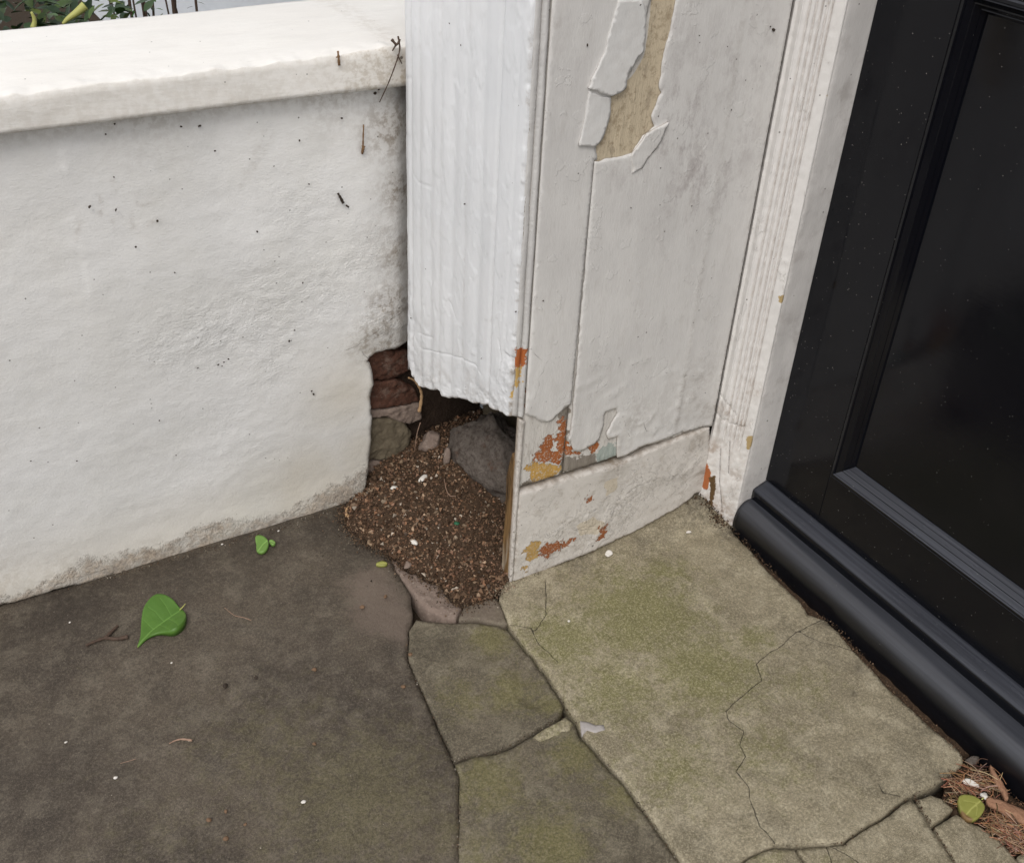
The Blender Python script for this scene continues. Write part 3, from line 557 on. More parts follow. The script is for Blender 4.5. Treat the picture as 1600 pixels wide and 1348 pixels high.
def wdirt(Q, d):
    topd = smooth(Q[:, 1], .58, .605) * .35
    return np.clip(dirt(Q) + stroke_dirt(Q) + .38 * smooth(.05 - Q[:, 1], 0, .05) * smooth(fbm(p3(Q[:, 0], Q[:, 1] * .5), 16, 4, 7), -.2, .5) + topd + .55 * smooth(.005 - d, 0, .004) * (Q[:, 1] < .3), 0, 1)
warm = lambda Q, d: np.clip(.75 * smooth(.14 - Q[:, 1], 0, .14) + .8 * blob(FW, [(540, 620, .06, 1), (570, 700, .05, 1), (480, 740, .06, .9)])(Q), 0, 1)
sheet('render_coat', FW, out, M['render'], wall, .0042, wl, wallh, {'rough': lambda Q, d: rough(Q), 'bare': lambda Q, d: barefn(Q), 'dirt': wdirt, 'warm': warm, 'crack': lambda Q, d: wfn2(Q) + .0004}, .016, rnd=.003, bev=.003)
V, Fc = join([box(-1.9, .12, .30, .465, -.02, .615), box(-.012, .12, .2705, .2995, .24, .61)])
mesh('wall_core', V, Fc, M['core'], wall, smooth_=False)
# coping
nx_ = 520; X = np.linspace(-1.9, .125, nx_); prof = []
zl = np.interp(X, [-1.9, -.475, -.034, .13], [.609, .611, .608, .608]); zt = np.interp(X, [-1.9, -.47, -.03, .13], [.645, .6475, .654, .654]); yb = np.full(nx_, .488)
cs = [(0, .0), (0, .2), (0, .4), (0, .6), (0, .8), (0, .94), (.0015, 1.0), (.006, 1.02)]
rows = []; nb = 34
for k in range(7): rows.append(('f', k / 7.0 * .93 + .0))
for k in range(1, 4): rows.append(('r', k / 3))
for k in range(1, nb + 1): rows.append(('t', k / nb))
G = []
G.append(np.stack([X, np.full(nx_, .262), zl + .001], 1))
for t, s_ in rows:
    if t == 'f': y = np.full(nx_, .248); z = zl + (zt - zl) * s_
    elif t == 'r': an = s_ * math.pi / 2; y = .248 + .003 * (1 - math.cos(an)); z = zl + (zt - zl) * .93 - .0 + ((zt - zl) * .07) * math.sin(an)
    else: y = .253 + (yb - .253) * s_; z = zt + .004 * math.sin(s_ * 3.0)
    y = y * np.ones(nx_); P = np.stack([X, y, z], 1)
    lump = .0018 * fbm(P * np.array([.5, 1, 1]), 9, 3, 40) + .0004 * fbm(P * np.array([.35, 1, 1]), 60, 3, 41)
    edge = np.exp(-((s_ if t == 't' else (1 - s_ if t == 'f' else 0)) / .08) ** 2) * .0022 * fbm(P, 55, 4, 44, .6)
    if t == 'f': P[:, 1] -= lump * .9; P[:, 2] += edge * .5
    elif t == 'r': P[:, 1] -= lump * .6; P[:, 2] += lump * .5 + edge
    else: P[:, 2] += lump + edge
    G.append(P)
G.append(np.stack([X, yb, zl], 1))
nr = len(G); V = np.concatenate(G); Fc = [(i * nx_ + j, i * nx_ + j + 1, (i + 1) * nx_ + j + 1, (i + 1) * nx_ + j) for i in range(nr - 1) for j in range(nx_ - 1)]
Fc += [((nr - 1) * nx_ + j, (nr - 1) * nx_ + j + 1, j + 1, j) for j in range(nx_ - 1)]
Fc += [tuple(i * nx_ for i in range(nr))[::-1], tuple(i * nx_ + nx_ - 1 for i in range(nr))]
fc_px = blob(FW, [(10, 340 * .0 + 150, .02, .6)])
dr = np.clip(.9 * np.exp(-((V[:, 0] + .030) / .018) ** 2) * np.where(V[:, 1] < .25, 1, .35) + .55 * np.exp(-((V[:, 0] + .07) / .04) ** 2) * (V[:, 1] < .25) + .30 * (V[:, 1] < .25) * smooth(V[:, 2], .62, .606) + .25 * (V[:, 1] < .25), 0, 1)
mesh('coping', V, Fc, M['coping'], wall, {'dirt': dr, 'crack': np.full(len(V), .5), 'side': np.zeros(len(V))})
# exposed masonry in the broken corner
def stone_piece(name, fr, px_, mat, h0, th, rnd, amp, seed, parent, label=None, extra=None, sp=.0022):
    rnd *= .55; amp *= 1.3
    o_ = np.array(densify(fr.pts(px_), .004)); nn = p3(o_[:, 0], o_[:, 1]); o_ += .0015 * np.stack([fbm(nn, 70, 3, seed), fbm(nn, 70, 3, seed + 3)], 1)
    def hf(Q, d):
        P = p3(Q[:, 0], Q[:, 1]); return h0 + amp * fbm(P, 30, 4, seed) + .0011 * fbm(P, 130, 4, seed + 2, .65) + (extra(Q) if extra else 0)
    o = sheet(name, fr, [tuple(p) for p in o_], mat, parent, sp, (), hf, {}, th, rnd=rnd, bev=rnd * .8, edge=.0035)
    if label: o['label'] = label
    return o
stone_piece('brick', FC, [(560, 548), (600, 545), (640, 550), (655, 572), (620, 590), (597, 596), (570, 592)], M['brick'], .0, .05, .004, .0022, 61, wall, 'broken red brick at the top of the hole')
stone_piece('brick', FC, [(565, 597), (598, 599), (620, 594), (652, 610), (657, 628), (625, 634), (600, 638), (565, 640)], M['brick'], -.001, .05, .004, .002, 65, wall, 'dark red brick below the crack')
stone_piece('mortar_bed', FC, [(565, 642), (600, 640), (626, 635), (657, 630), (660, 655), (640, 662), (600, 652), (568, 656)], M['mortar'], .002, .04, .005, .002, 71, wall)
stone_piece('rubble_stone', FC, [(568, 658), (600, 654), (630, 655), (643, 675), (640, 695), (622, 708), (600, 718), (566, 720)], M['rubble'], .004, .05, .012, .002, 75, wall, 'rounded olive stone low in the hole')
stone_piece('mortar_bed', FC, [(566, 722), (600, 720), (626, 709), (646, 690), (660, 720), (640, 760), (590, 790), (560, 790)], M['mortar'], -.002, .04, .008, .003, 79, wall)

# ------------------------------------------------------------------ porch pilaster
pil = thing('porch_pilaster', 'white fluted pilaster with its rotten foot broken away over the soil', 'pilaster', (.0, .12, 0))
brk = [(633, 548), (637, 560), (637, 578), (644, 590), (652, 600), (664, 601), (672, 608), (684, 612), (690, 621), (706, 623), (718, 621), (730, 626), (745, 630), (758, 629), (768, 637), (781, 642), (790, 651), (801, 656), (806, 652)]
bb = FB.pts(brk); bb = sorted(bb, key=lambda p: -p[0]); bb[0] = (BW, bb[0][1]); bb[-1] = (0.0, bb[-1][1])
A = np.array(densify(bb, .003, False)); nz = p3(A[:, 0], A[:, 1]); A[1:-1] += .0008 * np.stack([fbm(nz, 80, 3, 11), fbm(nz, 80, 3, 12)], 1)[1:-1]
bout = [tuple(p) for p in A] + [(0.0, .9), (0.0, 1.2), (BW, 1.2)]
uu = np.linspace(0, 1, 401)
fl_c = [.07, .20, .33, .45, .56, .66, .75, .84, .925]; fl_w = [.012, .013, .035, .022, .032, .018, .03, .018, .012]; fl_a = [.0006, .0022, .0020, .0008, .0020, .0009, .0020, .0010, .0020]
def flute(t):
    h = np.zeros(len(t))
    for c, w_, a in zip(fl_c, fl_w, fl_a): h -= a * np.exp(-((t - c) / w_) ** 2)
    h -= .003 * smooth(t, .95, 1.0)
    h += .0012 * np.sin(t * 9 + .5) + .0
    return h
def boardh(Q, d):
    P = p3(Q[:, 0], Q[:, 1] * .25); P2 = p3(Q[:, 0], Q[:, 1])
    h = flute(Q[:, 0] / BW) + .0002 * fbm(P, 60, 3, 13) + .00010 * fbm(P2, 70, 4, 14) * (1 + 2.5 * smooth(.38 - Q[:, 1], 0, .15))
    low_ = smooth(.040 - d, 0, .03) * (Q[:, 1] < .36); h += low_ * (.0016 * vn(P2, 30, 9) + .0009 * fbm(P2, 75, 4, 19, .6))
    # chips along the corner and blistered coats
    h += .0004 * smooth(fbm(p3(Q[:, 0], Q[:, 1] * .35), 32, 5, 61, .6), .30, .32) + .0004 * smooth(fbm(p3(Q[:, 0], Q[:, 1] * .5), 60, 4, 63), .25, .29)
    h -= .0014 * smooth(fbm(p3(Q[:, 0] * 0, Q[:, 1]), 60, 4, 5, .6), .1, .6) * smooth(.006 - Q[:, 0], 0, .003)
    return h
def bdirt_shade(Q, d): return np.clip(.30 * sum(np.exp(-((Q[:, 0] / BW - c) / .010) ** 2) for c in (.20, .45, .66, .84, .925)) * (.5 + .5 * vn(p3(Q[:, 0], Q[:, 1]), 12, 3)) + .28 * smooth(.36 - Q[:, 1], 0, .09) * smooth(vn(p3(Q[:, 0], Q[:, 1]), 35, 8), -.1, .6) + .8 * smooth(.006 - d, 0, .005) * (Q[:, 1] < .36) + .55 * smooth(.006 - Q[:, 0], 0, .005) * smooth(vn(p3(Q[:, 0], Q[:, 1]), 50, 6), 0, .5), 0, 1)  # grime at foot and edges; along the flutes, shade painted into the colour
bcl, bcf = cracks(FB, [[(632, 210), (640, 213)], [(632, 120), (640, 122), (645, 132)], [(646, 270), (655, 285), (672, 292)], [(780, 530), (785, 560), (780, 600)], [(700, 470), (712, 500)], [(655, 520), (675, 528)], [(660, 545), (690, 552), (720, 560), (740, 570), (752, 585)]])
bu_ = np.linspace(0, BW, 210); bn_ = p3(bu_, bu_ * 0)
vb_ = np.interp(bu_, [p[0] for p in bb[::-1]], [p[1] for p in bb[::-1]]) + .0040 * fbm(bn_, 26, 3, 17) + .0012 * fbm(bn_, 140, 3, 19)
ruled('fluted_board', FB, bu_, vb_, 1.2, 430, lambda Q, d: boardh(Q, d) - .0010 * (1 - smooth(bcf(Q), 0, .0018)), M['pilaster'], pil, {'dirt': bdirt_shade, 'crack': lambda Q, d: bcf(Q) + .0004,
      'rust': masks(FB, [[(806, 545), (826, 545), (822, 570), (812, 590), (804, 575)]]), 'ochre': masks(FB, [[(806, 590), (812, 592), (806, 625), (798, 620)]])}, .024, rnd=.0032)
V, Fc = join([box(-.0, .30, .012, .228, .315, 2.25)])
V, f2 = rock((.14, .13, .375), (.17, .125, .12), 4, .2, 5, freq=3)
V = np.array(V); V[:, 0] = np.clip(V[:, 0], .0, .3); V[:, 1] = np.clip(V[:, 1], .014, .235)
bxv, bxf = box(.0, .30, .012, .228, .36, 2.25); V, Fc = join([(V, f2), (bxv, bxf)])
mesh('rubble_core', V, Fc, M['core'], pil, smooth_=False)
V, Fc = box(-.035, .30, .0, .238, 1.2, 2.3); 
mesh('upper_shaft', [(p[0], max(p[1], .004), p[2]) for p in V], Fc, M['pilaster'], pil, {'dirt': np.zeros(8), 'crack': np.full(8, .5), 'side': np.zeros(8), 'rust': np.full(8, -.5), 'ochre': np.full(8, -.5)}, smooth_=False)

for i, (t_, dz, r_) in enumerate([(.12, .0, .020), (.26, .004, .016), (.42, .002, .022), (.60, .0, .018), (.78, .006, .020), (.92, .004, .014)]):
    c_ = P0 + bu * BW * t_; zz = float(np.interp(BW * t_, bu_, vb_)) + .012 + dz
    v_, f_m = rock((c_[0] + .036, c_[1], zz), (.016, r_, .014), 4, .3, 40 + i, facets=9); mesh('mortar_lump', v_, f_m, M['core'] if i % 2 else M['mortar'], pil)
# ------------------------------------------------------------------ door frame : planks, skirting, architrave, jamb
fr_ = thing('door_frame', 'peeling off-white panelled door frame between the pilaster and the black door', 'door frame', (.2, 0, 0))
XA, XB, XC, XD = .009, .0762, .257, .326
zb = {XA: FP.px(816, 764)[1], XB: FP.px(877, 745)[1], XC: FP.px(1052, 688)[1] + .0, XD: FP.px(1100, 667)[1]}
tanp = crop([(1220, 0), (1350, 0), (1325, 150), (1305, 200), (1290, 300), (1275, 400), (1285, 430), (1250, 500), (1240, 540), (1250, 590), (1200, 630), (1150, 710), (1080, 730), (985, 745), (980, 680), (1010, 630), (1040, 540), (1050, 450), (1110, 400), (1130, 340), (1190, 240), (1210, 100), (1215, 30)], 2.963, 600, 0)
tanp = [(tanp[0][0] - 2, -160)] + [(tanp[1][0] + 14, -160)] + tanp[1:] + [tanp[0]]
c4 = lambda L: crop(L, 2.93, 760, 500)
rustp = [c4([(360, 440), (372, 470), (365, 560), (355, 620), (335, 665), (290, 655), (230, 652), (222, 625), (250, 600), (265, 570), (270, 540), (305, 530), (312, 560), (305, 600), (325, 600), (338, 470)]), c4([(366, 540), (385, 560), (400, 605), (430, 602), (425, 622), (366, 628)]), c4([(465, 585), (515, 548), (522, 590), (490, 618), (470, 608)]), c4([(170, 440), (200, 440), (190, 520), (170, 520)])[:0] or c4([(184, 310), (212, 308), (205, 370), (186, 400)])]
ochp = [c4([(170, 685), (225, 655), (290, 660), (337, 670), (337, 712), (290, 735), (215, 748), (200, 705)])]
tealp = [c4([(505, 610), (560, 572), (597, 562), (597, 642), (510, 662)])]
woodp = [c4([(350, 640), (430, 628), (500, 618), (510, 662), (360, 712), (340, 760), (340, 700)]), c4([(165, 745), (215, 752), (300, 738), (345, 715), (345, 735), (160, 800)]), c4([(345, 420), (385, 385), (385, 440), (372, 560), (352, 720), (342, 720), (358, 560)]), c4([(700, 582), (762, 560), (765, 575), (700, 605), (620, 640), (610, 630)])]
pat = {'rust': masks(FP, rustp), 'ochre': masks(FP, ochp), 'teal': masks(FP, tealp), 'wood': masks(FP, woodp), 'tan': masks(FP, [[(x + (8 if x > 980 else -12), y + 6) for x, y in tanp]])}
for a, b in ((XA, XB), (XB, XC), (XC, XD)):
    za, zc = zb[a], zb[b]
    o_ = [(a + .0008, za + .002), (b - .0008, zc + .002), (b - .0008, 2.25), (a + .0008, 2.25)]
    low = [(u, v) for u, v in o_]
    o = sheet('plank', FP, [(low[0]), (low[1]), (b - .0008, 1.0), (a + .0008, 1.0)], M['plank'], fr_, .0045, (), lambda Q, d: -.0022 + .0007 * fbm(p3(Q[:, 0], Q[:, 1] * .1), 90, 3, 50), pat, .02, rnd=.0016, bev=.0016)
V, Fc = box(.0, .33, .003, .03, 1.0, 2.25); bxn = 8
mesh('upper_panel', V, Fc, M['panel'], fr_, {'dirt': np.zeros(8), 'crack': np.full(8, .5), 'side': np.zeros(8), 'mauve': np.zeros(8)}, smooth_=False)
# top paint coat: one film over each plank group, ragged lower edge, hole over the tan render
lowedge = c4([(178, 430), (205, 440), (230, 452), (255, 467), (285, 466), (305, 458), (330, 425), (360, 400), (388, 384)])
lowedge2 = c4([(388, 500), (372, 545), (386, 560), (400, 600), (425, 606), (445, 596), (470, 578), (498, 562), (515, 545), (530, 500), (545, 420), (590, 405), (600, 430), (575, 470), (548, 520), (560, 545), (598, 530), (600, 628), (640, 618), (670, 600), (700, 582), (760, 560), (800, 548), (850, 530), (900, 512), (960, 496), (1005, 486), (1035, 484)])
grx = lambda y: 664 + (952 - 664) * (3040 - y) / 3040.0     # joint between plank one and two, in photo pixels
tl = [p for p in tanp if p[0] < 1040]
left_tan = [(1018, 0), (1014, 12), (1009, 34), (1002, 81), (981, 115), (975, 135), (954, 152), (951, 182), (941, 213), (931, 230), (932, 250)]
right_tan = [(1070, -160), (1056, 0), (1047, 51), (1040, 68), (1035, 101), (1030, 135), (1034, 145), (1022, 169), (1018, 182), (1022, 199), (1005, 213), (988, 240), (964, 246), (934, 252)]
LA = FP.pts(lowedge); J = lambda y: FP.px(grx(y), y)
filmA = LA[:-1] + [(XB - .0004, LA[-1][1])] + [(XB - .0004, FP.px(932, 250)[1])] + FP.pts(left_tan[::-1]) + [(FP.px(1016, 0)[0], 1.15), (.0085, 1.15)]
filmA = [(.0085, LA[0][1])] + filmA[1:]
LB = FP.pts(lowedge2); LB = [(max(u, XB + .0004), v) for u, v in LB]; LB[-1] = (.3255, LB[-1][1])
filmB = LB + [(.3255, 1.15), (FP.px(1058, 0)[0], 1.15)] + FP.pts(right_tan[1:]) + [(XB + .0004, FP.px(932, 252)[1])]
def ragged(L, amp, step=.003, vmin=-1, vmax=1.1, seed=0, keepx=()):
    A = np.array(densify(L, step)); n_ = p3(A[:, 0], A[:, 1]); w_ = np.array([0.0 if (p[1] > vmax or any(abs(p[0] - k) < .0012 for k in keepx)) else 1.0 for p in A])
    A += amp * w_[:, None] * np.stack([fbm(n_, 130, 3, seed), fbm(n_, 130, 3, seed + 5)], 1); return [tuple(p) for p in A]
pcr = [[(1121, 277), (1109, 350), (1092, 450), (1078, 545), (1068, 590), (1050, 684)], c4([(403, 300), (440, 300), (490, 275), (530, 250)]), c4([(500, 330), (530, 305), (550, 290)]), c4([(620, 440), (655, 445), (690, 470), (720, 470), (750, 440)]), c4([(630, 460), (640, 500), (655, 530)]), c4([(720, 480), (730, 505), (760, 512), (775, 490)]), c4([(605, 170), (612, 195), (603, 215)]), c4([(665, 205), (700, 190), (740, 178)]), c4([(820, 240), (880, 235), (910, 250), (950, 255), (985, 240)]), [(1035, 68), (1050, 65), (1066, 66)], c4([(560, 345), (600, 325), (625, 305)]), [(985, 245), (1003, 262), (1006, 285)], c4([(205, 130), (225, 160), (265, 195), (262, 235), (240, 260), (240, 300), (205, 400)])]
pl_, pfn = cracks(FP, pcr)
def inpoly(pl, L): 
    a = np.array(pl); return bool(np.all(inside(a, L)))
edgez = lambda Q, d: smooth(.035 - d, 0, .035)
def filmh(Q, d):
    P = p3(Q[:, 0], Q[:, 1]); lowr = smooth(.33 - Q[:, 1], 0, .16)
    h = .0006 + .0004 * fbm(p3(Q[:, 0], Q[:, 1] * .3), 20, 3, 23) + .00018 * fbm(P, 110, 3, 24) * (.3 + 2 * lowr)
    cd_ = pfn(Q); h += (.0016 * np.exp(-(cd_ / .004) ** 2) - .0012 * np.exp(-(cd_ / .0009) ** 2)) * (.5 + .7 * lowr)
    h += .0013 * smooth(.010 - d, 0, .010) * (Q[:, 1] < .3) * (Q[:, 0] < .3) * (.5 + .5 * vn(P, 30, 3))
    return h
mau = blob(FP, [(1060, 200, .08, 1), (1000, 230, .05, .9), (1100, 280, .07, 1), (1060, 100, .06, .6), (1150, 100, .07, .6), (1130, 220, .06, .8), (880, 100, .05, .3)])
pd = blob(FP, [(1105, 640, .02, .7), (1095, 590, .03, .5), (990, 650, .02, .3), (865, 40, .015, .35)])
for nm, film in (('paint_film', filmA), ('paint_film', filmB)):
    fo = ragged(film, .0010, .0026, seed=33, keepx=(XB - .0004, XB + .0004, .0085, .3255))
    cc = []
    for L in pl_:
        if inpoly(L, film): cc.append(wander(L, .0012, .004, 2))
    sheet(nm, FP, fo, M['panel'], fr_, .0038, cc, filmh, {'dirt': lambda Q, d: np.clip(pd(Q) + .30 * smooth(.30 - Q[:, 1], 0, .12) * smooth(fbm(p3(Q[:, 0], Q[:, 1]), 25, 4, 4), .0, .5) + .35 * smooth(.006 - np.abs(Q[:, 0] - XC), 0, .006) + .35 * smooth(.004 - d, 0, .004) * (Q[:, 1] < .33), 0, 1), 'mauve': lambda Q, d: mau(Q), 'crack': lambda Q, d: pfn(Q) + .0003}, .0012, rnd=.0008, bev=.0006)
# curled flakes
def flake(px_, base, tip, lift, label=None, mat='flake', th=.0004, curl=1.6, fr=FP, h0=.0016):
    L = ragged(fr.pts(px_), .0009, .002, vmax=9, seed=len(px_)); a = np.array(fr.px(*base)); b = np.array(fr.px(*tip)); dd = b - a; L2 = dd @ dd
    def hf(Q, d): t = np.clip(((Q - a) @ dd) / L2, 0, 1.3); return h0 + lift * t ** curl + .0003 * fbm(p3(Q[:, 0], Q[:, 1]), 90, 3, 7)
    o = sheet('paint_flake', fr, L, M[mat], fr_, .003, (), hf, {'dirt': const(.1), 'crack': const(.5)}, 0, rnd=0)
    md = o.modifiers.new('thickness', 'SOLIDIFY'); md.thickness = th; md.offset = -1
    if label: o['label'] = label
    return o
c2 = lambda L: crop(L, 2.963, 600, 0)
flake(c2([(1015, 240), (975, 330), (938, 408), (990, 424), (1048, 440), (1085, 424), (1112, 405), (1118, 360), (1135, 320), (1165, 270), (1196, 235), (1205, 160), (1212, 60), (1190, 0), (1080, 0), (1050, 120)]), (955, 20), (965, 150), .0034, 'large pale flake curling off beside the bare tan patch')
flake(c2([(945, 425), (990, 440), (1046, 450), (1048, 500), (1040, 545), (1020, 600), (1000, 640), (970, 677), (935, 672), (898, 668), (915, 600), (930, 520)]), (925, 150), (936, 226), .0028, 'smaller pale flake below the large one')
flake(c2([(1312, 560), (1270, 585), (1215, 615), (1190, 650), (1160, 690), (1140, 720), (1150, 770), (1145, 805), (1195, 775), (1220, 730), (1262, 680), (1290, 615)]), (1000, 265), (1040, 195), .002, 'narrow mauve grey flake under the tan patch', 'panel')
# return strip and bead at the pilaster corner
def strip(name, fr, L, mat, hfun, parent, attrs, sp=.003, th=.01, label=None, edge=None):
    o = sheet(name, fr, L, mat, parent, sp, (), hfun, attrs, th, rnd=.001, bev=.001, edge=edge or sp)
    if label: o['label'] = label
    return o
rz = lambda: {'dirt': lambda Q, d: np.clip(.5 * smooth(.36 - Q[:, 1], 0, .1) * smooth(vn(p3(Q[:, 0], Q[:, 1]), 60, 1), -.2, .4), 0, 1), 'crack': const(.5), 'mauve': const(0),
              'rust': masks(FP, [c4([(126, 165), (150, 140), (186, 130), (184, 200), (150, 220), (125, 240)]), c4([(186, 310), (214, 306), (206, 350), (190, 375)])]), 'ochre': masks(FP, [c4([(128, 240), (160, 215), (165, 260), (150, 320), (135, 300)]), c4([(185, 370), (200, 365), (195, 410), (182, 410)])])}
z1 = FP.px(806, 655)[1]
strip('return_strip', FP, [(-.0075, z1 + .004), (-.001, z1), (.0, z1), (.0, 1.2), (-.0075, 1.2)], M['return'], lambda Q, d: -.0035 + .0006 * fbm(p3(Q[:, 0], Q[:, 1] * .3), 90, 3, 71), pil, rz(), .0028)
strip('bead', FP, [(.0004, z1), (.0082, z1 - .002), (.0082, 1.2), (.0004, 1.2)], M['return'], lambda Q, d: -.0045 + .0048 * np.sqrt(np.clip(1 - ((Q[:, 0] - .0044) / .0040) ** 2, 0, 1)) + .0005 * fbm(p3(Q[:, 0], Q[:, 1] * .3), 120, 3, 72), pil, rz(), .0016, edge=.003)
# end post below the break : painted edge + bare timber end
strip('corner_lath', FP, [(.0006, .002), (.0052, .0), (.0062, .155), (.0082, z1 - .006), (.0010, z1 - .002)], M['skirting'], lambda Q, d: .0022 + .0006 * fbm(p3(Q[:, 0], Q[:, 1] * .3), 120, 3, 73), fr_, {'dirt': const(.35), 'crack': const(.5), 'crackle': const(.6), 'cream': const(-.5), 'rust': const(-.5), 'ochre': const(-.5)}, .0025, th=.006)
V, Fc = box(.0004, .008, .0042, .021, -.004, .212)
ys = [(.0042, .021)]; pts = []
FX = Frame((.0, 0, 0), (0, 1, 0), (0, 0, 1), (-1, 0, 0))
strip('board_end', FX, [(.0045, -.004), (.021, -.004), (.0225, .06), (.020, .12), (.0215, .17), (.017, .195), (.012, .213), (.0045, .205)], M['timber'], lambda Q, d: .0006 * fbm(p3(Q[:, 0], Q[:, 1] * .15), 150, 3, 77), fr_, {}, .0025, th=.008, label='bare weathered timber end of the skirting board')
# skirting board
sk = [(797, 914), (820, 905), (845, 893), (875, 881), (905, 868), (935, 855), (965, 842), (985, 833), (1005, 822), (1025, 811), (1050, 798), (1070, 785), (1084, 772), (1096, 766), (1106, 745), (1108, 700), (1109, 667), (1080, 677), (1045, 690), (1010, 704), (985, 714), (965, 722), (931, 731), (905, 740), (880, 747), (850, 757), (830, 763), (810, 768)]
Ls = FP.pts(sk); Ls = [(max(u, .0058), min(v, .2) - (.0022 if (v > .12 and u < .26) else 0)) for u, v in Ls]
skc, skf = cracks(FP, [c4([(540, 680), (590, 660), (605, 690), (600, 710)]), c4([(552, 870), (545, 910), (520, 950), (505, 990)]), c4([(330, 960), (400, 905), (470, 880), (500, 860)]), c4([(600, 820), (680, 760), (780, 720), (900, 700), (960, 640)]), c4([(200, 1180), (330, 1120), (480, 1050)])])
crk = blob(FP, [(870, 850, .05, 1), (910, 830, .05, 1), (960, 800, .05, 1), (840, 890, .04, 1), (1000, 760, .05, .8), (1060, 740, .04, .8), (850, 790, .03, .4), (1080, 700, .03, .9)])
def skh(Q, d):
    P = p3(Q[:, 0], Q[:, 1]); c_ = crk(Q); v = fbm(P, 55, 4, 81)
    return .0024 + .0010 * fbm(P, 20, 3, 80) + .0004 * c_ * v + .0003 * c_ * np.abs(fbm(P, 130, 3, 82)) - .0011 * smooth(v, .30, .36) * c_ + .0012 * np.exp(-(skf(Q) / .004) ** 2) - .0015 * np.exp(-(skf(Q) / .001) ** 2)
skd = blob(FP, [(1090, 690, .015, .9), (1095, 740, .015, .9), (960, 730, .02, .5), (1070, 790, .02, .8), (940, 860, .02, .5), (850, 895, .02, .4), (900, 840, .03, .4)])
sheet('skirting_board', FP, ragged(Ls, .0009, .0035, vmax=9, seed=52), M['skirting'], fr_, .0032, [wander(L, .0015, .004, 3) for L in skc], skh,
      {'dirt': lambda Q, d: np.clip(skd(Q) + .7 * smooth(.007 - d, 0, .007), 0, 1), 'crack': lambda Q, d: skf(Q) + .0003, 'crackle': lambda Q, d: crk(Q),
       'cream': masks(FP, [c4([(400, 940), (480, 900), (540, 920), (500, 970), (430, 980)]), c4([(540, 740), (600, 710), (590, 780), (545, 800)])]),
       'ochre': masks(FP, [c4([(170, 1060), (200, 1010), (245, 1010), (240, 1060), (210, 1100), (175, 1095)]), c4([(165, 1125), (190, 1125), (185, 1145), (165, 1145)])]),
       'rust': masks(FP, [c4([(235, 1045), (265, 1020), (330, 1010), (400, 998), (372, 1025), (320, 1050), (280, 1078), (245, 1078)]), c4([(458, 808), (480, 800), (483, 832), (462, 838)]), c4([(515, 935), (545, 930), (530, 985), (505, 995)])])}, .016, rnd=.002, bev=.002)
# architrave
GRV = (.335, .455, .565, .66, .745)
def arch(t):
    h = .0034 * smooth(t, .10, .20) - .004 * smooth(.05 - t, 0, .05) + .0014 * np.exp(-((t - .215) / .02) ** 2)
    for k, c in enumerate(GRV): h = h - .0036 * np.exp(-(np.abs(t - c) / .019) ** 1.6) + .0010 * smooth(t, c, c + .03) * (-1 if k % 2 else 1)
    return h - .0022
acl, acf = cracks(FA, [[(1118, 612), (1128, 622), (1140, 634), (1150, 648)], [(1112, 640), (1122, 650), (1140, 660), (1165, 668)], [(1126, 700), (1124, 750), (1128, 800)], [(1140, 690), (1138, 740)]])
def archh(Q, d):
    P = p3(Q[:, 0], Q[:, 1] * .3); P2 = p3(Q[:, 0], Q[:, 1]); t = Q[:, 0] / AW; f_ = smooth(Q[:, 1], .12, .17)
    return arch(t) * f_ + (1 - f_) * (.0005 + .0010 * fbm(P2, 45, 4, 91)) + .00012 * fbm(P, 70, 3, 90) * (1.0 + 1.5 * smooth(.3 - Q[:, 1], 0, .1)) + .0004 * fbm(P2, 130, 3, 92) - .0014 * np.exp(-(acf(Q) / .0015) ** 2) + .0
adirt = blob(FA, [(1120, 790, .02, 1), (1130, 640, .012, .7), (1115, 700, .012, .7), (1160, 660, .01, .5), (1180, 610, .012, .7), (1140, 810, .012, .8), (1150, 740, .015, .35), (1215, 540, .006, .6)])
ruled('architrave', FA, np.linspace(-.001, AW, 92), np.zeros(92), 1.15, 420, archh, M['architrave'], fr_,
      {'dirt': lambda Q, d: np.clip(adirt(Q) + .6 * smooth(.02 - Q[:, 1], 0, .02) + .25 * smooth(.004 - Q[:, 0], 0, .004) + .25 * (1 - smooth(Q[:, 1], .15, .2)) + smooth(Q[:, 1], .12, .17) * .42 * sum(np.exp(-((Q[:, 0] / AW - c) / .016) ** 2) for c in GRV), 0, 1), 'crack': lambda Q, d: acf(Q) + .0002,  # grime at foot and edge, plus shade painted along the grooves
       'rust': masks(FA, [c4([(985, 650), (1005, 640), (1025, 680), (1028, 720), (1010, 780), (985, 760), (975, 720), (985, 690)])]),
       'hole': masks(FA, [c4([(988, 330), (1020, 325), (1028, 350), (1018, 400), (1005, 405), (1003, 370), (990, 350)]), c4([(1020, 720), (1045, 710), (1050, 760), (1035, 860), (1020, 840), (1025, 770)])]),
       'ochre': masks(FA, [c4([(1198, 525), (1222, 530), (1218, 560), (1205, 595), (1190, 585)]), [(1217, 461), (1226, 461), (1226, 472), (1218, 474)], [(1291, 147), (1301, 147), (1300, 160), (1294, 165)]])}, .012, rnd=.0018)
V, Fc = join([box(.357, .44, -.049, .0, 1.15, 2.25), box(.326, .357, -.02, .02, 1.15, 2.25)])
mesh('upper_jamb', V, Fc, M['jamb'], fr_, {'dirt': np.zeros(16), 'side': np.zeros(16)}, smooth_=False)
sheet('door_jamb', FJ, [(.3572, .0), (.44, .0), (.44, 1.15), (.3572, 1.15)], M['jamb'], fr_, .005, (), lambda Q, d: .0006 * fbm(p3(Q[:, 0], Q[:, 1] * .4), 50, 4, 95), {'dirt': lambda Q, d: .5 * smooth(.1 - Q[:, 1], 0, .1)}, .04, rnd=.0015, bev=.0012)
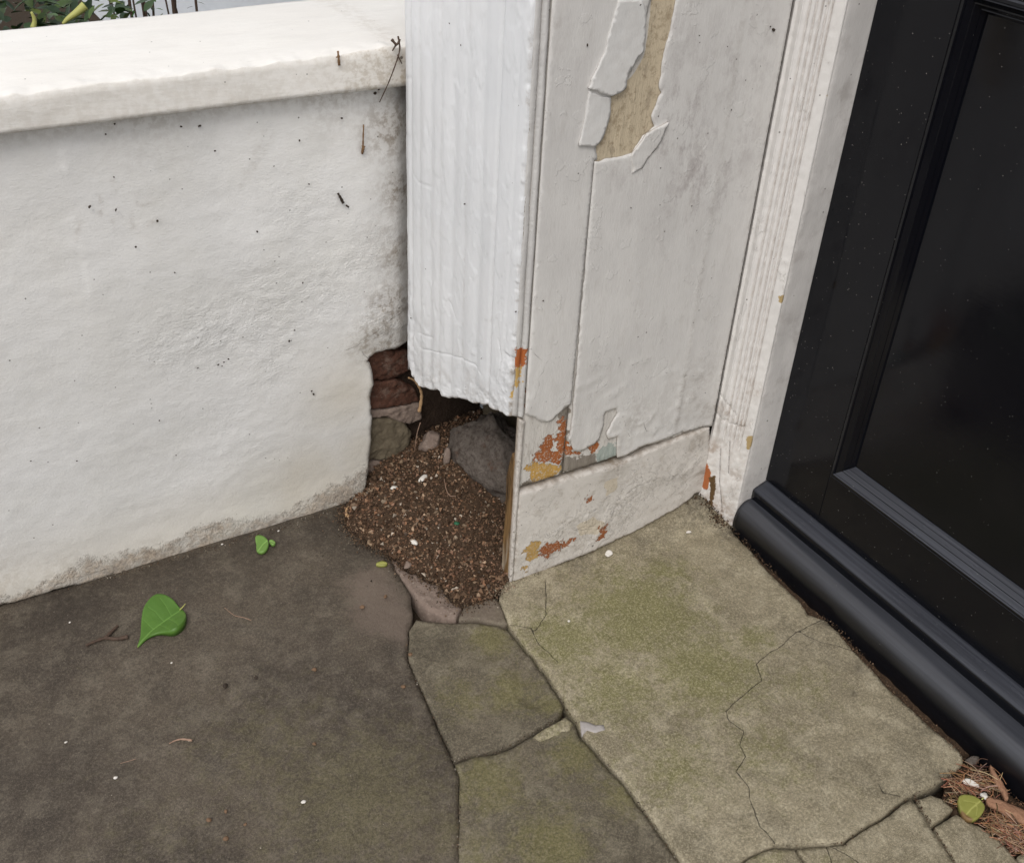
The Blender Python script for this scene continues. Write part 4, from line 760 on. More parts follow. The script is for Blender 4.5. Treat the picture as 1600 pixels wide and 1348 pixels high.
mesh('lintel', *box(.30, .46, -1.1, -.0, 2.05, 2.25), M['jamb'], fr_, {'dirt': np.zeros(8), 'side': np.zeros(8)}, smooth_=False)

# ------------------------------------------------------------------ door
door = thing('panelled_door', 'black gloss panelled front door at the right of the photo', 'door', (.402, -.5, .07))
YL, YR, ZB = -.0502, -1.04, .073
mould = [(.0, .0), (.0012, .002), (.0016, .005), (-.0002, .0062), (.0004, .0075), (-.0024, .0105), (-.0048, .013), (-.0046, .0142), (-.0078, .0165), (-.0105, .0185), (-.0102, .0195), (-.0142, .0225), (-.018, .024)]   # (out of the door face, inwards)
def panel(name, y0, y1, z0, z1):
    V = [(.402 + .0165, y, z) for y, z in ((y0 - .01, z0 + .01), (y1 + .01, z0 + .01), (y1 + .01, z1 - .01), (y0 - .01, z1 - .01))]; V += [(.402 + .03, *p[1:]) for p in V]
    mesh('door_panel', V, [(3, 2, 1, 0), (4, 5, 6, 7), (0, 1, 5, 4), (1, 2, 6, 5), (2, 3, 7, 6), (3, 0, 4, 7)], M['door'], door, smooth_=False)
    V = []; k = len(mould)
    for cy, cz, sy, sz in ((y0, z0, -1, 1), (y1, z0, 1, 1), (y1, z1, 1, -1), (y0, z1, -1, -1)):
        for o_, i_ in mould: V.append((.402 - o_, cy + sy * i_, cz + sz * i_))
    for q, nm in enumerate(('bottom', 'right', 'top', 'left')):
        a = q * k; b = ((q + 1) % 4) * k; idx = [V[a + j] for j in range(k)] + [V[b + j] for j in range(k)]
        o = mesh('panel_moulding', idx, [(j, k + j, k + j + 1, j + 1) for j in range(k - 1)], M['door'], door, smooth_=False)
yp0 = -.157; zp0, zp1 = .154, .775
for (a, b) in ((zp0, zp1), (.93, 1.85)):
    panel('p', yp0, -.505, a, b); panel('p', -.60, -.89, a, b)
def bbox_part(name, y0, y1, z0, z1, x=.402, dep=.035):
    V, Fc = box(x, x + dep, min(y0, y1), max(y0, y1), z0, z1); o = mesh(name, V, Fc, M['door'], door, smooth_=False)
    md = o.modifiers.new('b', 'BEVEL'); md.width = .0007; md.segments = 2
bbox_part('stile', YL, yp0 + .0004, ZB, 2.03); bbox_part('stile', -.8902, YR, ZB, 2.03)
bbox_part('bottom_rail', yp0, -.89, ZB, zp0); bbox_part('middle_rail', yp0, -.89, zp1, .93); bbox_part('top_rail', yp0, -.89, 1.85, 2.03)
bbox_part('muntin', -.505, -.60, zp0 + .0004, zp1 - .0004); bbox_part('muntin', -.505, -.60, .9304, 1.8496)
# ------------------------------------------------------------------ threshold
thr = thing('threshold', 'rounded black painted threshold step below the door', 'threshold', (.37, -.5, 0))
def sweep(name, prof, y0, y1, mat, parent, ny=160, amp=.0006, caps=True):
    Y = np.linspace(y0, y1, ny); k = len(prof); V = []
    for y in Y:
        for x, z in prof: V.append((x, y, z))
    V = np.array(V); nse = fbm(V * np.array([1, .5, 1]), 25, 3, 99) * amp
    if name == 'step_nosing': V[:, 0] += (.0062 - .0121 * (-.05 - V[:, 1]) / .52) * smooth(.377 - V[:, 0], 0, .018)
    V[:, 0] += nse; V[:, 2] += nse * .6
    Fc = [(i * k + j, (i + 1) * k + j, (i + 1) * k + j + 1, i * k + j + 1) for i in range(ny - 1) for j in range(k - 1)]
    if caps: Fc += [tuple(range(k)), tuple(range((ny - 1) * k, ny * k))[::-1]]
    return mesh(name, V, Fc, mat, parent, smooth_=True)
def spl(P, n_):
    P = [np.array(p) for p in P]; r = []
    for i in range(len(P) - 1):
        a, b, c, d = P[max(i - 1, 0)], P[i], P[i + 1], P[min(i + 2, len(P) - 1)]
        for j in range(n_):
            t = j / n_; r.append(tuple(.5 * (2 * b + (c - a) * t + (2 * a - 5 * b + 4 * c - d) * t * t + (3 * b - a - 3 * c + d) * t ** 3)))
    return r + [tuple(P[-1])]
sweep('step_nosing', spl([(.386, -.02), (.3500, -.02), (.3470, .006), (.3465, .019), (.3490, .031), (.3545, .0400), (.362, .0450), (.370, .0462), (.3795, .0465)], 5) + [(.386, .0465)], YL - .001, -1.05, M['step'], thr)
sweep('sill_board', [(.43, .03), (.3795, .03), (.3795, .0605), (.3806, .0632), (.3835, .0648), (.4015, .0712), (.43, .0712)], YL - .0008, -1.05, M['door'], thr, amp=.0003)

# ------------------------------------------------------------------ house front and lane behind the wall
hf_ = thing('house_front', 'pale blue-white painted house front seen above the wall', 'house', (.2, 1.5, 0))
V, Fc = join([box(.2, .6, .24, 4.5, -.03, 3.2), box(.3, .6, -1.1, .24, 2.26, 3.2), box(.34, .6, -3.5, -1.06, -.03, 3.2)])
mesh('front_wall', V, Fc, M['facade'], hf_, smooth_=False)
V, Fc = box(.44, .6, -1.06, .24, -.03, 2.26); mesh('hall_backing', V, Fc, M['core'], hf_, smooth_=False)
# ------------------------------------------------------------------ loose soil in and before the broken corner
soilpx = [(566, 770), (545, 787), (537, 800), (541, 820), (556, 838), (575, 852), (598, 862), (612, 872), (624, 880), (636, 893), (652, 898), (672, 908), (692, 918), (706, 938), (726, 947), (748, 943), (768, 936), (786, 918)]
front = FG.pts(soilpx)
sout = front + [(.004, .0), (.3, .012), (.3, .29), (-.09, .29)]
def soilz(Q):
    Q = np.asarray(Q); d = poly_dist(Q, front); P = p3(Q[:, 0], Q[:, 1])
    ins = np.where(inside(Q, sout), 1, 0)
    return ins * (.085 * (1 - np.exp(-d / .085)) * (.55 + .45 * smooth(Q[:, 1], .02, .22)) + .003 * fbm(P, 30, 4, 3) * smooth(d, 0, .02)) + .002
heap = sheet('soil_heap', FG, natural(sout, .003, .004), M['soil'], None, .0045, (), lambda Q, d: soilz(Q) + .0015 * fbm(p3(Q[:, 0], Q[:, 1]), 120, 3, 5), {}, .03, rnd=.006, bev=.003, edge=.004)
tag(heap, 'heap of loose brown soil spilling from the hole under the pilaster', 'soil', kind='stuff')
pal = np.array([(.05, .026, .014), (.09, .052, .03), (.13, .08, .048), (.19, .11, .065), (.20, .105, .06), (.30, .21, .14), (.08, .045, .028), (.20, .115, .075)])
def scatter(n, lo_, hi_, test):
    P = rng.uniform(lo_, hi_, (n, 2)); return P[test(P)]
lo_ = np.array(sout).min(0) - .03; hi_ = np.array(sout).max(0)
Q = scatter(30000, lo_, hi_, lambda P: inside(P, sout) & (P[:, 0] < .16)); Q = Q[:13000]
d = poly_dist(Q, front); S = np.exp(rng.normal(-6.45, .50, len(Q))); S = np.clip(S, .0005, .004) * (1 + .25 * smooth(.10 - d, 0, .1))
Z = soilz(Q) + S * rng.uniform(.2, 1.0, len(Q)); ci = rng.integers(0, len(pal), len(Q)); ci = np.where(rng.random(len(Q)) < .35, rng.integers(0, 3, len(Q)), ci); Cc = pal[ci] * rng.uniform(.7, 2.0, (len(Q), 1)); Cc = Cc * (1 - .25 * smooth(d, .05, .2))[:, None] if False else Cc
wht = rng.random(len(Q)) < .022; Cc[wht] = np.array([.55, .47, .38]) * rng.uniform(.7, 1.2, (wht.sum(), 1))
tag(grains('soil_crumbs', np.stack([Q[:, 0], Q[:, 1], Z], 1), S, Cc, M['crumb'], sub=0), 'coarse brown crumbs covering the soil heap', 'soil')
Qp = scatter(900, lo_, hi_, lambda P: inside(P, sout) & (P[:, 0] < .12))[:190]; Sp = rng.uniform(.0022, .0052, len(Qp)) * rng.uniform(.6, 1, len(Qp)); pc = np.array([(.24, .17, .11), (.16, .10, .06), (.32, .25, .18), (.20, .12, .08), (.12, .09, .07)])
tag(grains('soil_pebbles', np.stack([Qp[:, 0], Qp[:, 1], soilz(Qp) + Sp * .3], 1), Sp, pc[rng.integers(0, 5, len(Qp))] * rng.uniform(.7, 1.2, (len(Qp), 1)), M['crumb'], sub=1), 'larger tan lumps mixed into the brown soil heap', 'soil')
# spill of grit past the heap, along the wall foot, the threshold joint and the panel corner
def along(px_, n, w_, smin, smax, z, cols, side=0):
    L = FG.pts(px_); L = densify(L, .004, False); A = np.array(L); i = rng.integers(0, len(A), n); Qq = A[i] + rng.normal(0, w_, (n, 2)); s_ = 1.5 * rng.uniform(smin, smax, n) * rng.uniform(.4, 1, n)
    return Qq, s_, np.full(n, z) + .0012 + s_ * .2, np.array(cols)[rng.integers(0, len(cols), n)] * rng.uniform(.6, 1.3, (n, 1))
brown = [(.06, .035, .02), (.12, .07, .04), (.20, .13, .08), (.03, .02, .014)]; grey = [(.30, .26, .20), (.12, .10, .07), (.45, .40, .33), (.07, .05, .035)]
L = [along(soilpx[1:], 2600, .0075, .0005, .0017, .0015, brown + brown + [(.24, .17, .11)]), along(soilpx[1:], 520, .022, .0004, .0015, .0005, brown + grey),
     along([(0, 946), (120, 915), (232, 885), (300, 866), (420, 832), (530, 797)], 700, .0035, .0003, .0011, .0, brown + grey),
     along([(60, 960), (300, 900), (520, 840)], 130, .03, .0003, .0008, .0, grey + brown),
     along([(1060, 800), (1085, 796), (1105, 808), (1128, 824)], 900, .0075, .0005, .0019, .0035, brown), along([(1060, 797), (1110, 805), (1145, 835)], 110, .014, .0003, .0012, .003, grey),
     along([(1145, 828), (1200, 888), (1262, 958), (1300, 975), (1345, 1027), (1400, 1086), (1450, 1131), (1504, 1180)], 900, .0028, .0003, .0013, .0008, brown),
     along([(797, 916), (845, 895), (905, 871), (985, 836), (1050, 801)], 330, .003, .0003, .0010, .0028, grey + brown), along([(770, 932), (800, 915), (790, 925)], 130, .006, .0006, .0018, .003, [(.45, .38, .28), (.30, .22, .15)]),
     along([(640, 985), (637, 1035), (668, 1098), (708, 1190), (717, 1212), (717, 1348)], 330, .0016, .0003, .0010, -.002, brown + grey), along([(712, 1186), (776, 1174), (822, 1150), (870, 1124), (886, 1112)], 200, .0018, .0003, .0010, -.001, brown + grey),
     along([(778, 938), (797, 980), (845, 1043), (887, 1108), (925, 1165), (979, 1226), (1062, 1349)], 300, .0015, .0003, .0010, -.001, brown + grey),
     along([(1210, 1320), (1316, 1317), (1376, 1279), (1430, 1241), (1503, 1190)], 200, .0014, .0003, .001, -.001, brown), along([(1430, 1244), (1457, 1290), (1495, 1349)], 160, .0016, .0003, .0012, -.002, brown),
     along([(100, 1100), (600, 1200)], 260, .13, .0003, .0008, .0, grey), along([(900, 1000), (1300, 1200)], 240, .11, .0003, .0007, .0035, grey), along([(60, 1250), (640, 1300)], 160, .1, .0003, .0007, .0, grey)]
Q = np.concatenate([a[0] for a in L]); S = np.concatenate([a[1] for a in L]); Z = np.concatenate([a[2] for a in L]); Cc = np.concatenate([a[3] for a in L])
Z = Z + (np.interp(Q[:, 0], base_u, base_v) * smooth(Q[:, 1], -.05, .0) * (Q[:, 0] > 0))
k = ~((Q[:, 1] > .262) & (Q[:, 0] < -.08)) & ~((Q[:, 1] > -.002) & (Q[:, 0] > .0)); Q, S, Z, Cc = Q[k], S[k], Z[k], Cc[k]
seam = [(1143, 826), (1200, 890), (1250, 940), (1262, 960), (1290, 968), (1310, 989), (1340, 1024), (1400, 1085), (1450, 1130), (1490, 1164), (1506, 1180)]
js = sheet('joint_dirt', FG, FG.pts(seam) + [(.362, on_z(1506, 1180)[1]), (.362, -.045)], M['soil'], None, .004, (), lambda Q, d: -.010 + .0015 * fbm(p3(Q[:, 0], Q[:, 1]), 90, 3, 8), {}, .01, rnd=.001, loc=(.35, -.3, 0)); tag(js, 'dark dirt packed in the joint along the threshold', 'dirt', kind='stuff')
tag(grains('grit', np.stack([Q[:, 0], Q[:, 1], Z], 1), S, Cc, M['crumb'], sub=0), 'fine grit lying in the joints and along the foot of the wall', 'grit')

# ------------------------------------------------------------------ stones
def stone_thing(name, c, r, mat, seed, label, cat, sub=3, rough=.25, facets=6, rotz=0, roty=0, group=None):
    v, f = rock((0, 0, 0), r, sub, rough, seed, facets=facets)
    if roty: v = rot(v, np.zeros(3), 'Y', roty)
    if rotz: v = rot(v, np.zeros(3), 'Z', rotz)
    o = mesh(name, v + np.array(c), f, M[mat], None, None, True, c); tag(o, label, cat, group); return o
stone_thing('boulder', (.070, .165, .080), (.058, .095, .088), 'boulder', 4, 'large grey angular stone lodged under the pilaster', 'stone', 5, .30, 16, .35, .2)
stone_thing('rubble_stone', (.075, .052, .125), (.035, .035, .045), 'boulder', 9, 'brown rough stone wedged between the grey stone and the panel', 'stone', 4, .2, 8)
stone_thing('rubble_stone', (.16, .235, .10), (.06, .05, .07), 'rubble', 14, 'dark stone deep in the hole behind the grey stone', 'stone', 4, .2, 8)
stone_thing('mortar_lump', (.012, .262, .058), (.022, .02, .022), 'mortar', 3, 'pale lump of mortar at the foot of the olive stone', 'mortar', 4, .25, 8)
def soil_at(x, y, lift=0.0, it=6):
    z = .03
    for _ in range(12): p = on_z(x, y, z); z = .6 * z + .4 * (float(soilz([p[:2]])[0]))
    return np.array([p[0], p[1], z + lift])
stone_thing('stone_chip', soil_at(698, 722, .008), (.0055, .006, .017), 'mortar', 8, 'upright pinkish stone chip beside the big grey stone', 'stone', 3, .1, 8, .3, .15)
stone_thing('stone_chip', soil_at(637, 884, .002), (.008, .005, .004), 'mortar', 18, 'pinkish chip on the soil beside the mortar strip', 'stone', 3, .15, 8, .5)
stone_thing('shell_chip', soil_at(646, 848, .002), (.0045, .0075, .003), 'white_chip', 28, 'creamy white chip standing out on the brown soil', 'chip', 3, .15, 6, .3)
stone_thing('pale_chip', soil_at(662, 749, .003), (.010, .0045, .0025), 'white_chip', 38, 'long pale chip high on the soil heap', 'chip', 3, .15, 6, .5)
stone_thing('pale_chip', soil_at(616, 763, .002), (.006, .0035, .002), 'white_chip', 39, 'small pale chip on the soil near the wall corner', 'chip', 2, .15, 6, .1)
stone_thing('glass_chip', soil_at(714, 819, .002), (.005, .004, .0025), 'greenglass', 48, 'small dark green chip in the middle of the soil', 'chip', 2, .15, 6)
stone_thing('white_pebble', on_z(951, 865, .0075), (.0060, .0052, .0045), 'white_chip', 58, 'white lump of plaster on the slab below the skirting board', 'plaster lump', 3, .22, 8, .4)
stone_thing('white_pebble', on_z(1085, 790, .024), (.0055, .0045, .005), 'white_chip', 59, 'white plaster crumb in the corner between skirting and architrave', 'plaster lump', 3, .22, 8)
stone_thing('white_pebble', on_z(1076, 831, .010), (.0045, .0025, .0015), 'white_chip', 60, 'thin white crumb on the slab near the frame corner', 'plaster lump', 2, .22, 5)
for i, (x, y, r, lb) in enumerate([(889, 970, .0022, 'white fleck on the green slab near the panel corner'), (474, 1252, .0028, 'brightest white chip low on the dark slab'), (181, 1214, .0024, 'white chip on the dark slab left of the pale twig'), (103, 1159, .0019, 'tiny white chip at the left of the dark slab'),
                                  (268, 1035, .0017, 'tiny white chip below the green leaf'), (109, 972, .0017, 'tiny white chip above the dark twig'), (435, 829, .0018, 'tiny white chip beside the small leaf at the wall foot'), (347, 850, .0017, 'tiny white chip at the wall foot left of the small leaf')]):
    stone_thing('white_chip', on_z(x, y, r * .5 + (.003 if x > 700 else .0)), (r, r * .8, r * .5), 'white_chip', 70 + i, lb, 'chip', 2, .2, 5)
for i, (x, y, r, lb) in enumerate([(566, 948, .0042, 'larger round brown seed on the dark slab near the soil'), (602, 932, .0034, 'reddish seed nearest the mortar strip'), (641, 1022, .0038, 'brown seed at the joint of the dark slab'), (630, 1072, .0038, 'brown seed just left of the long joint'),
                                  (491, 1046, .0038, 'tan knobbly seed in the middle of the dark slab'), (400, 1058, .0030, 'tan seed right of the dark crumb'), (352, 1071, .0042, 'dark crumb below and right of the green leaf'), (491, 1162, .0030, 'tan seed at the lower right of the dark slab'),
                                  (326, 1280, .0036, 'tan seed near the bottom of the dark slab'), (353, 1309, .0036, 'brown seed at the bottom edge of the photo'), (353, 1267, .0026, 'small seed above the bottom tan seed'), (383, 1287, .0026, 'small seed right of the bottom pair')]):
    stone_thing('seed', on_z(x, y, r * .6), (r * .85, r * .75, r * .65), 'insect' if 'dark crumb' in lb else 'berry', 90 + i, lb, 'seed', 2, .2, 4, i * .7)
# ------------------------------------------------------------------ leaves
def leaf(name, px_, rib, mat, z, cup, label, cat, veins=(), parent=None, tiplift=0.0, stem=None, fr=FG, wave=.0006):
    L = fr.pts(px_); L = densify(L, .0025); # smooth outline
    A = np.array(L)
    for _ in range(6): A = (np.roll(A, 1, 0) + A * 2 + np.roll(A, -1, 0)) / 4
    R_ = fr.pts(rib); VV = [R_] + [fr.pts(v) for v in veins]
    a = np.array(R_[0]); b = np.array(R_[-1]); dd = b - a; L2 = dd @ dd
    def vf(Q, d):
        r = poly_dist(Q, VV[0]) * .8
        for v in VV[1:]: r = np.minimum(r, poly_dist(Q, v) + .0004)
        return r
    def hf(Q, d):
        t = ((Q - a) @ dd) / L2; s_ = poly_dist(Q, VV[0])
        return z + cup * (s_ / .02) ** 1.5 + tiplift * np.clip(t, 0, 1) ** 3 + wave * fbm(p3(Q[:, 0], Q[:, 1]), 60, 2, 2) - .0003 * np.exp(-(vf(Q, d) / .0008) ** 2)
    o = sheet(name, fr, [tuple(p) for p in A], M[mat], parent, .0016, VV, hf, {'vein': vf, 'tip': lambda Q, d: smooth(((Q - a) @ dd) / L2, .93, 1.0)}, 0, rnd=0, edge=.0022, loc=None if parent else fr.w([a[0]], [a[1]], [0])[0])
    md = o.modifiers.new('thickness', 'SOLIDIFY'); md.thickness = .0004; md.offset = 0
    tag(o, label, cat) if parent is None else None
    if stem:
        v, f = tube([fr.w([p[0]], [p[1]], [h])[0] for p, h in [(fr.px(*q[:2]), q[2]) for q in stem]], [.0008, .0007, .0006][:len(stem)] if len(stem) <= 3 else .0007, 6)
        s_ = mesh('leaf_stalk', v - (np.array(root_loc(None)) if parent is None else 0), f, M['ivypale'], None); s_.parent = o; s_.matrix_parent_inverse = Matrix.Translation(-Vector(o.location)) if parent is None else Matrix()
    return o
cg = lambda L: crop(L, 2.459, 0, 800)
leaf('ivy_leaf', cg([(688, 372), (668, 352), (640, 344), (605, 350), (575, 375), (555, 400), (546, 440), (543, 480), (535, 505), (523, 529), (545, 508), (565, 488), (600, 472), (635, 472), (662, 480), (690, 470), (712, 445), (719, 415), (712, 388)]), cg([(692, 384), (640, 420), (585, 460), (548, 497), (525, 527)]), 'ivy', .0030, .0062, 'fresh green heart-shaped leaf lying on the dark slab', 'leaf',
     [cg([(660, 405), (640, 375), (620, 358)]), cg([(630, 425), (600, 400), (575, 392)]), cg([(650, 415), (680, 440), (690, 460)]), cg([(615, 440), (640, 455), (655, 470)]), cg([(590, 455), (570, 440), (555, 430)])], tiplift=-.001, stem=[(*cg([(692, 384)])[0], .004), (*cg([(705, 376)])[0], .006), (*cg([(716, 368)])[0], .008)])
leaf('seedling_leaf', cg([(978, 108), (998, 98), (1022, 102), (1033, 118), (1032, 145), (1020, 162), (998, 166), (984, 156), (988, 130)]), cg([(1030, 112), (1010, 130), (992, 158)]), 'seedling', .003, .006, 'small pale green pair of leaves on the slab near the wall foot', 'leaf', tiplift=.001)
leaf('seedling_leaf', cg([(1030, 112), (1045, 112), (1064, 124), (1058, 136), (1042, 136)]), cg([(1030, 114), (1060, 128)]), 'seedling', .004, .006, 'tiny green leaf tucked right of the small pale green leaf', 'leaf')
ch = lambda L: crop(L, 6.48, 1400, 1140)
leaf('round_leaf', ch([(600, 712), (640, 700), (700, 694), (770, 702), (835, 735), (872, 768), (888, 815), (870, 865), (830, 910), (780, 948), (730, 957), (690, 942), (655, 890), (625, 800)]), ch([(850, 745), (800, 790), (740, 840), (690, 900)]), 'ivypale', .007, .0016, 'yellow-green round leaf on the orange litter by the threshold', 'leaf', [ch([(800, 790), (800, 850), (790, 910)]), ch([(810, 780), (740, 770), (660, 760)])], stem=[(*ch([(845, 748)])[0], .008), (*ch([(865, 735)])[0], .009)])
leaf('dry_leaf', [(604, 818), (612, 822), (616, 836), (611, 848), (606, 840)], [(606, 820), (611, 846)], 'straw', .006, .01, 'curled tan dry leaf on the edge of the soil', 'leaf')
leaf('dry_leaf', [(539, 803), (549, 795), (556, 800), (550, 812), (541, 815)], [(540, 812), (554, 799)], 'straw', .006, .012, 'orange dry leaf scrap at the left edge of the soil', 'leaf')
leaf('petal', [(643, 871), (652, 864), (661, 865), (659, 871), (650, 877), (644, 876)], [(644, 874), (660, 866)], 'lilac', .006, .006, 'pale lilac petal on the soil', 'petal')
leaf('grass_scrap', [(584, 884), (596, 880), (608, 882), (606, 886), (592, 887)], [(585, 885), (607, 883)], 'ivypale', .004, .01, 'small yellow-green blade beside the soil', 'leaf')
# ------------------------------------------------------------------ twigs
def twig(name, paths, mat, label, cat='twig', z=.002, group=None, fr=FG):
    parts = []
    for P, r0, r1 in paths:
        pts = []
        for i, q in enumerate(P):
            h = q[2] if len(q) > 2 else z; u, v = fr.px(q[0], q[1], h); pts.append(fr.w([u], [v], [h])[0])
        pp = spl([tuple(p) for p in pts], 5) if len(pts) > 2 else pts; rr = np.linspace(r0, r1, len(pp)) * (1 + .18 * np.sin(np.arange(len(pp)) * 1.9))
        parts.append(tube(pp, list(rr), 7))
    V, Fc = join(parts); o = mesh(name, V, Fc, M[mat], None, None, True, tuple(V[0])); tag(o, label, cat, group); return o
def cgz(L, z=.002): return [(*p, z) for p in cg(L)]
twig('forked_twig', [(cgz([(330, 512), (365, 496), (405, 483), (440, 486), (465, 484), (492, 478)]), .0016, .0028), (cgz([(405, 483), (425, 462), (440, 448), (452, 436)], .003), .0024, .0019)], 'twig', 'dark forked twig on the slab left of the green leaf')
twig('pale_twig', [(cgz([(650, 888), (672, 877), (700, 871), (738, 876)]), .0006, .0014)], 'twigpale', 'short pale twig alone on the dark slab')
twig('thin_root', [(cgz([(862, 366), (885, 385), (905, 398), (935, 404), (965, 415)], .001), .0003, .0005)], 'twigpale', 'hair-thin root right of the green leaf', 'root')
twig('straw', [(cgz([(462, 964), (495, 955), (522, 947)], .001), .0003, .0003)], 'twigpale', 'hair-thin straw below the pale twig', 'straw')
for nm, pts_, r0, r1, mt, lb in (('curved_stick', [(638, 590), (647, 594), (654, 603), (658.5, 614), (658, 627), (655, 643)], .0012, .0027, 'straw', 'curved orange stick hanging in the hole beside the brick'),
                                 ('grass_stalk', [(657, 660), (653, 672), (650, 686), (648, 706)], .0007, .0004, 'twigpale', 'thin pale stem standing on the soil in the hole')):
    twig(nm, [([(x, y, .022) for x, y in pts_], r0, r1)], mt, lb, fr=FC)
sp_ = [soil_at(694, 748, .001), soil_at(697, 766, .003), soil_at(703, 776, .002), soil_at(713, 775, .001)]
v, f = tube(spl([tuple(p) for p in sp_], 5), .0006, 6); tag(mesh('curled_stalk', v, f, M['twigpale'], None, None, True, tuple(v[0])), 'thin curled stalk in the middle of the soil', 'stalk')
# on the wall and coping
twig('dry_stalk', [([(622, 57, .026), (624.5, 78, .027), (617, 104, .028), (606, 132, .026), (593, 160, .018)], .0010, .0006), ([(612, 62, .026), (620, 70, .028), (625, 62, .026)], .0018, .0012), ([(619, 70, .026), (613, 80, .027)], .0012, .0006), ([(621, 86, .026), (628, 100, .027)], .0008, .0005)], 'twig', 'dry brown stalk hanging over the end of the coping', fr=FW)
twig('seed_pod', [([(568, 195, .004), (567.5, 215, .005), (567, 230, .005)], .0008, .0011), ([(568, 228, .004), (567, 234, .005), (566, 240, .003)], .0022, .0015)], 'pod', 'thin brown seed pod stuck to the wall near the pilaster', 'seed pod', fr=FW)
twig('dead_insect', [([(528, 302, .003), (532, 309, .004), (536, 317, .003)], .0012, .0020), ([(541, 321, .003), (545, 324, .003)], .0012, .0009)], 'insect', 'dark slender insect husk on the wall below the seed pod', 'insect', fr=FW)
twig('husk', [([(528, 80, .023), (529, 90, .025), (530, 102, .023)], .0011, .0016), ([(525, 90, .024), (531, 88, .026)], .0007, .0007)], 'pod', 'small brown husk on the front of the coping', 'husk', fr=FW)
specksW = [(140, 323, 3.4), (181, 328, 2.6), (312, 197, 3.2), (283, 198, 2.6), (336, 236, 2.6), (428, 260, 1.6), (483, 288, 1.8), (212, 386, 2.6), (402, 362, 2.2), (487, 611, 2.4), (490, 616, 2.8), (341, 570, 2.4), (350, 566, 2.4), (357, 561, 2.4), (347, 572, 1.8), (309, 575, 2), (452, 533, 3), (249, 657, 2.2), (345, 533, 1.4), (586, 146, 4), (592, 140, 2.5), (534, 185, 2.5), (452, 147, 2.4), (273, 426, 1.7), (473, 442, 1.8), (468, 220, 2), (178, 277, 1.8), (179, 194, 2), (165, 210, 2), (120, 720, 1.5), (48, 720, 1.5), (275, 711, 1.5), (460, 516, 2), (246, 345, 2.4)]
def speck(fr, L, parent, h):
    first = None
    for i, (x, y, s_) in enumerate(L):
        u, v = fr.px(x, y, h); c = fr.w([u], [v], [h])[0]; r = s_ * .0005
        if first is None or i % 6 == 0:
            vv, ff = rock((0, 0, 0), (1, 1, 1), 2, .4, i + 3, facets=5); me = mesh('dirt_speck', vv * .001 + np.array(root_loc(parent)), ff, M['insect'], parent).data; first = bpy.data.objects[-1] if False else me; ob = [o for o in parent.children if o.data == me][0]
        else: ob = bpy.data.objects.new('dirt_speck', first); COL.objects.link(ob); ob.parent = parent
        ob.location = Vector(c) - root_loc(parent); k = r / .001; ob.scale = (k, k * .7, k * (1 + .5 * random.random())); ob.rotation_euler = (0, random.uniform(0, 3), 0)
speck(FW, specksW, wall, .004)
speck(FP, [(1209, 47, 4.2), (1204, 42, 2), (918, 71, 2.4), (1001, 0 + 8, 1.5), (1093, 56, 1.5), (849, 470, 2), (1137, 73, 1.2), (1143, 172, 1.6), (1081, 322, 1.6), (986, 325, 1.4)], fr_, .002)
speck(FB, [(726, 319, 2.4), (720, 71, 1.5), (702, 37, 1.3), (806, 487, 2.2), (642, 497, 2), (752, 560, 1.3)], pil, .002)

# ------------------------------------------------------------------ orange litter by the threshold
lit = FG.pts([(1506, 1183), (1530, 1185), (1560, 1215), (1598, 1248), (1640, 1285), (1640, 1330), (1600, 1328), (1580, 1334), (1560, 1313), (1533, 1290), (1494, 1270), (1474, 1246), (1486, 1210)])
ls = sheet('litter_soil', FG, natural(lit, .001, .005), M['soil'], None, .005, (), lambda Q, d: -.006 + .0025 * fbm(p3(Q[:, 0], Q[:, 1]), 60, 4, 6), {}, .02, rnd=.003, edge=.005); tag(ls, 'dark soil in the gap between broken slabs and threshold', 'soil', kind='stuff')
Q = scatter(3000, np.array(lit).min(0), np.array(lit).max(0), lambda P: inside(P, lit))[:700]; S = rng.uniform(.0006, .0022, len(Q))
tag(grains('litter_crumbs', np.stack([Q[:, 0], Q[:, 1], -.004 + S * .4], 1), S, np.array([(.10, .055, .03), (.25, .13, .07), (.30, .17, .10), (.05, .03, .02)])[rng.integers(0, 4, len(Q))] * rng.uniform(.6, 1.3, (len(Q), 1)), M['crumb'], sub=0), 'brown crumbs among the orange litter', 'crumbs')
V = []; Fc = []; Cc = []
cen = [ch([(1080, 1010)])[0]] * 5 + [ch([(1180, 1090)])[0]] * 3 + [ch([(640, 600)])[0]] * 3 + [ch([(880, 520)])[0]] * 2
for i in range(520):
    cx, cy = cen[random.randrange(len(cen))]; p = on_z(cx, cy, 0)[:2] + np.array([random.gauss(0, .010), random.gauss(0, .010)])
    if not inside(np.array([p]), lit)[0]: continue
    an = random.gauss(-1.0, .8); ln = random.uniform(.008, .032); h0 = random.uniform(-.003, .006); dz = random.uniform(-.003, .004); q = np.array([math.cos(an), math.sin(an)]) * ln / 2; bd = random.gauss(0, .003)
    nq = np.array([-q[1], q[0]]) / (ln / 2)
    pts = [(*(p - q), h0 - dz), (*(p + nq * bd), h0 + .001), (*(p + q), h0 + dz)]
    v, f = tube(spl(pts, 3), random.uniform(.00025, .0006), 4); b = len(V); V += v; Fc += [tuple(a + b for a in g) for g in f]
    c = random.choice([(.34, .17, .09), (.42, .23, .13), (.24, .12, .07), (.46, .32, .21), (.14, .08, .05), (.30, .20, .13)]); Cc += [tuple(x * random.uniform(.85, 1.15) for x in c)] * len(v)
o = mesh('pine_needles', V, Fc, M['needle'], None, {'col': np.array(Cc)}); tag(o, 'tangle of orange dead needles beside the threshold', 'needles', kind='stuff')
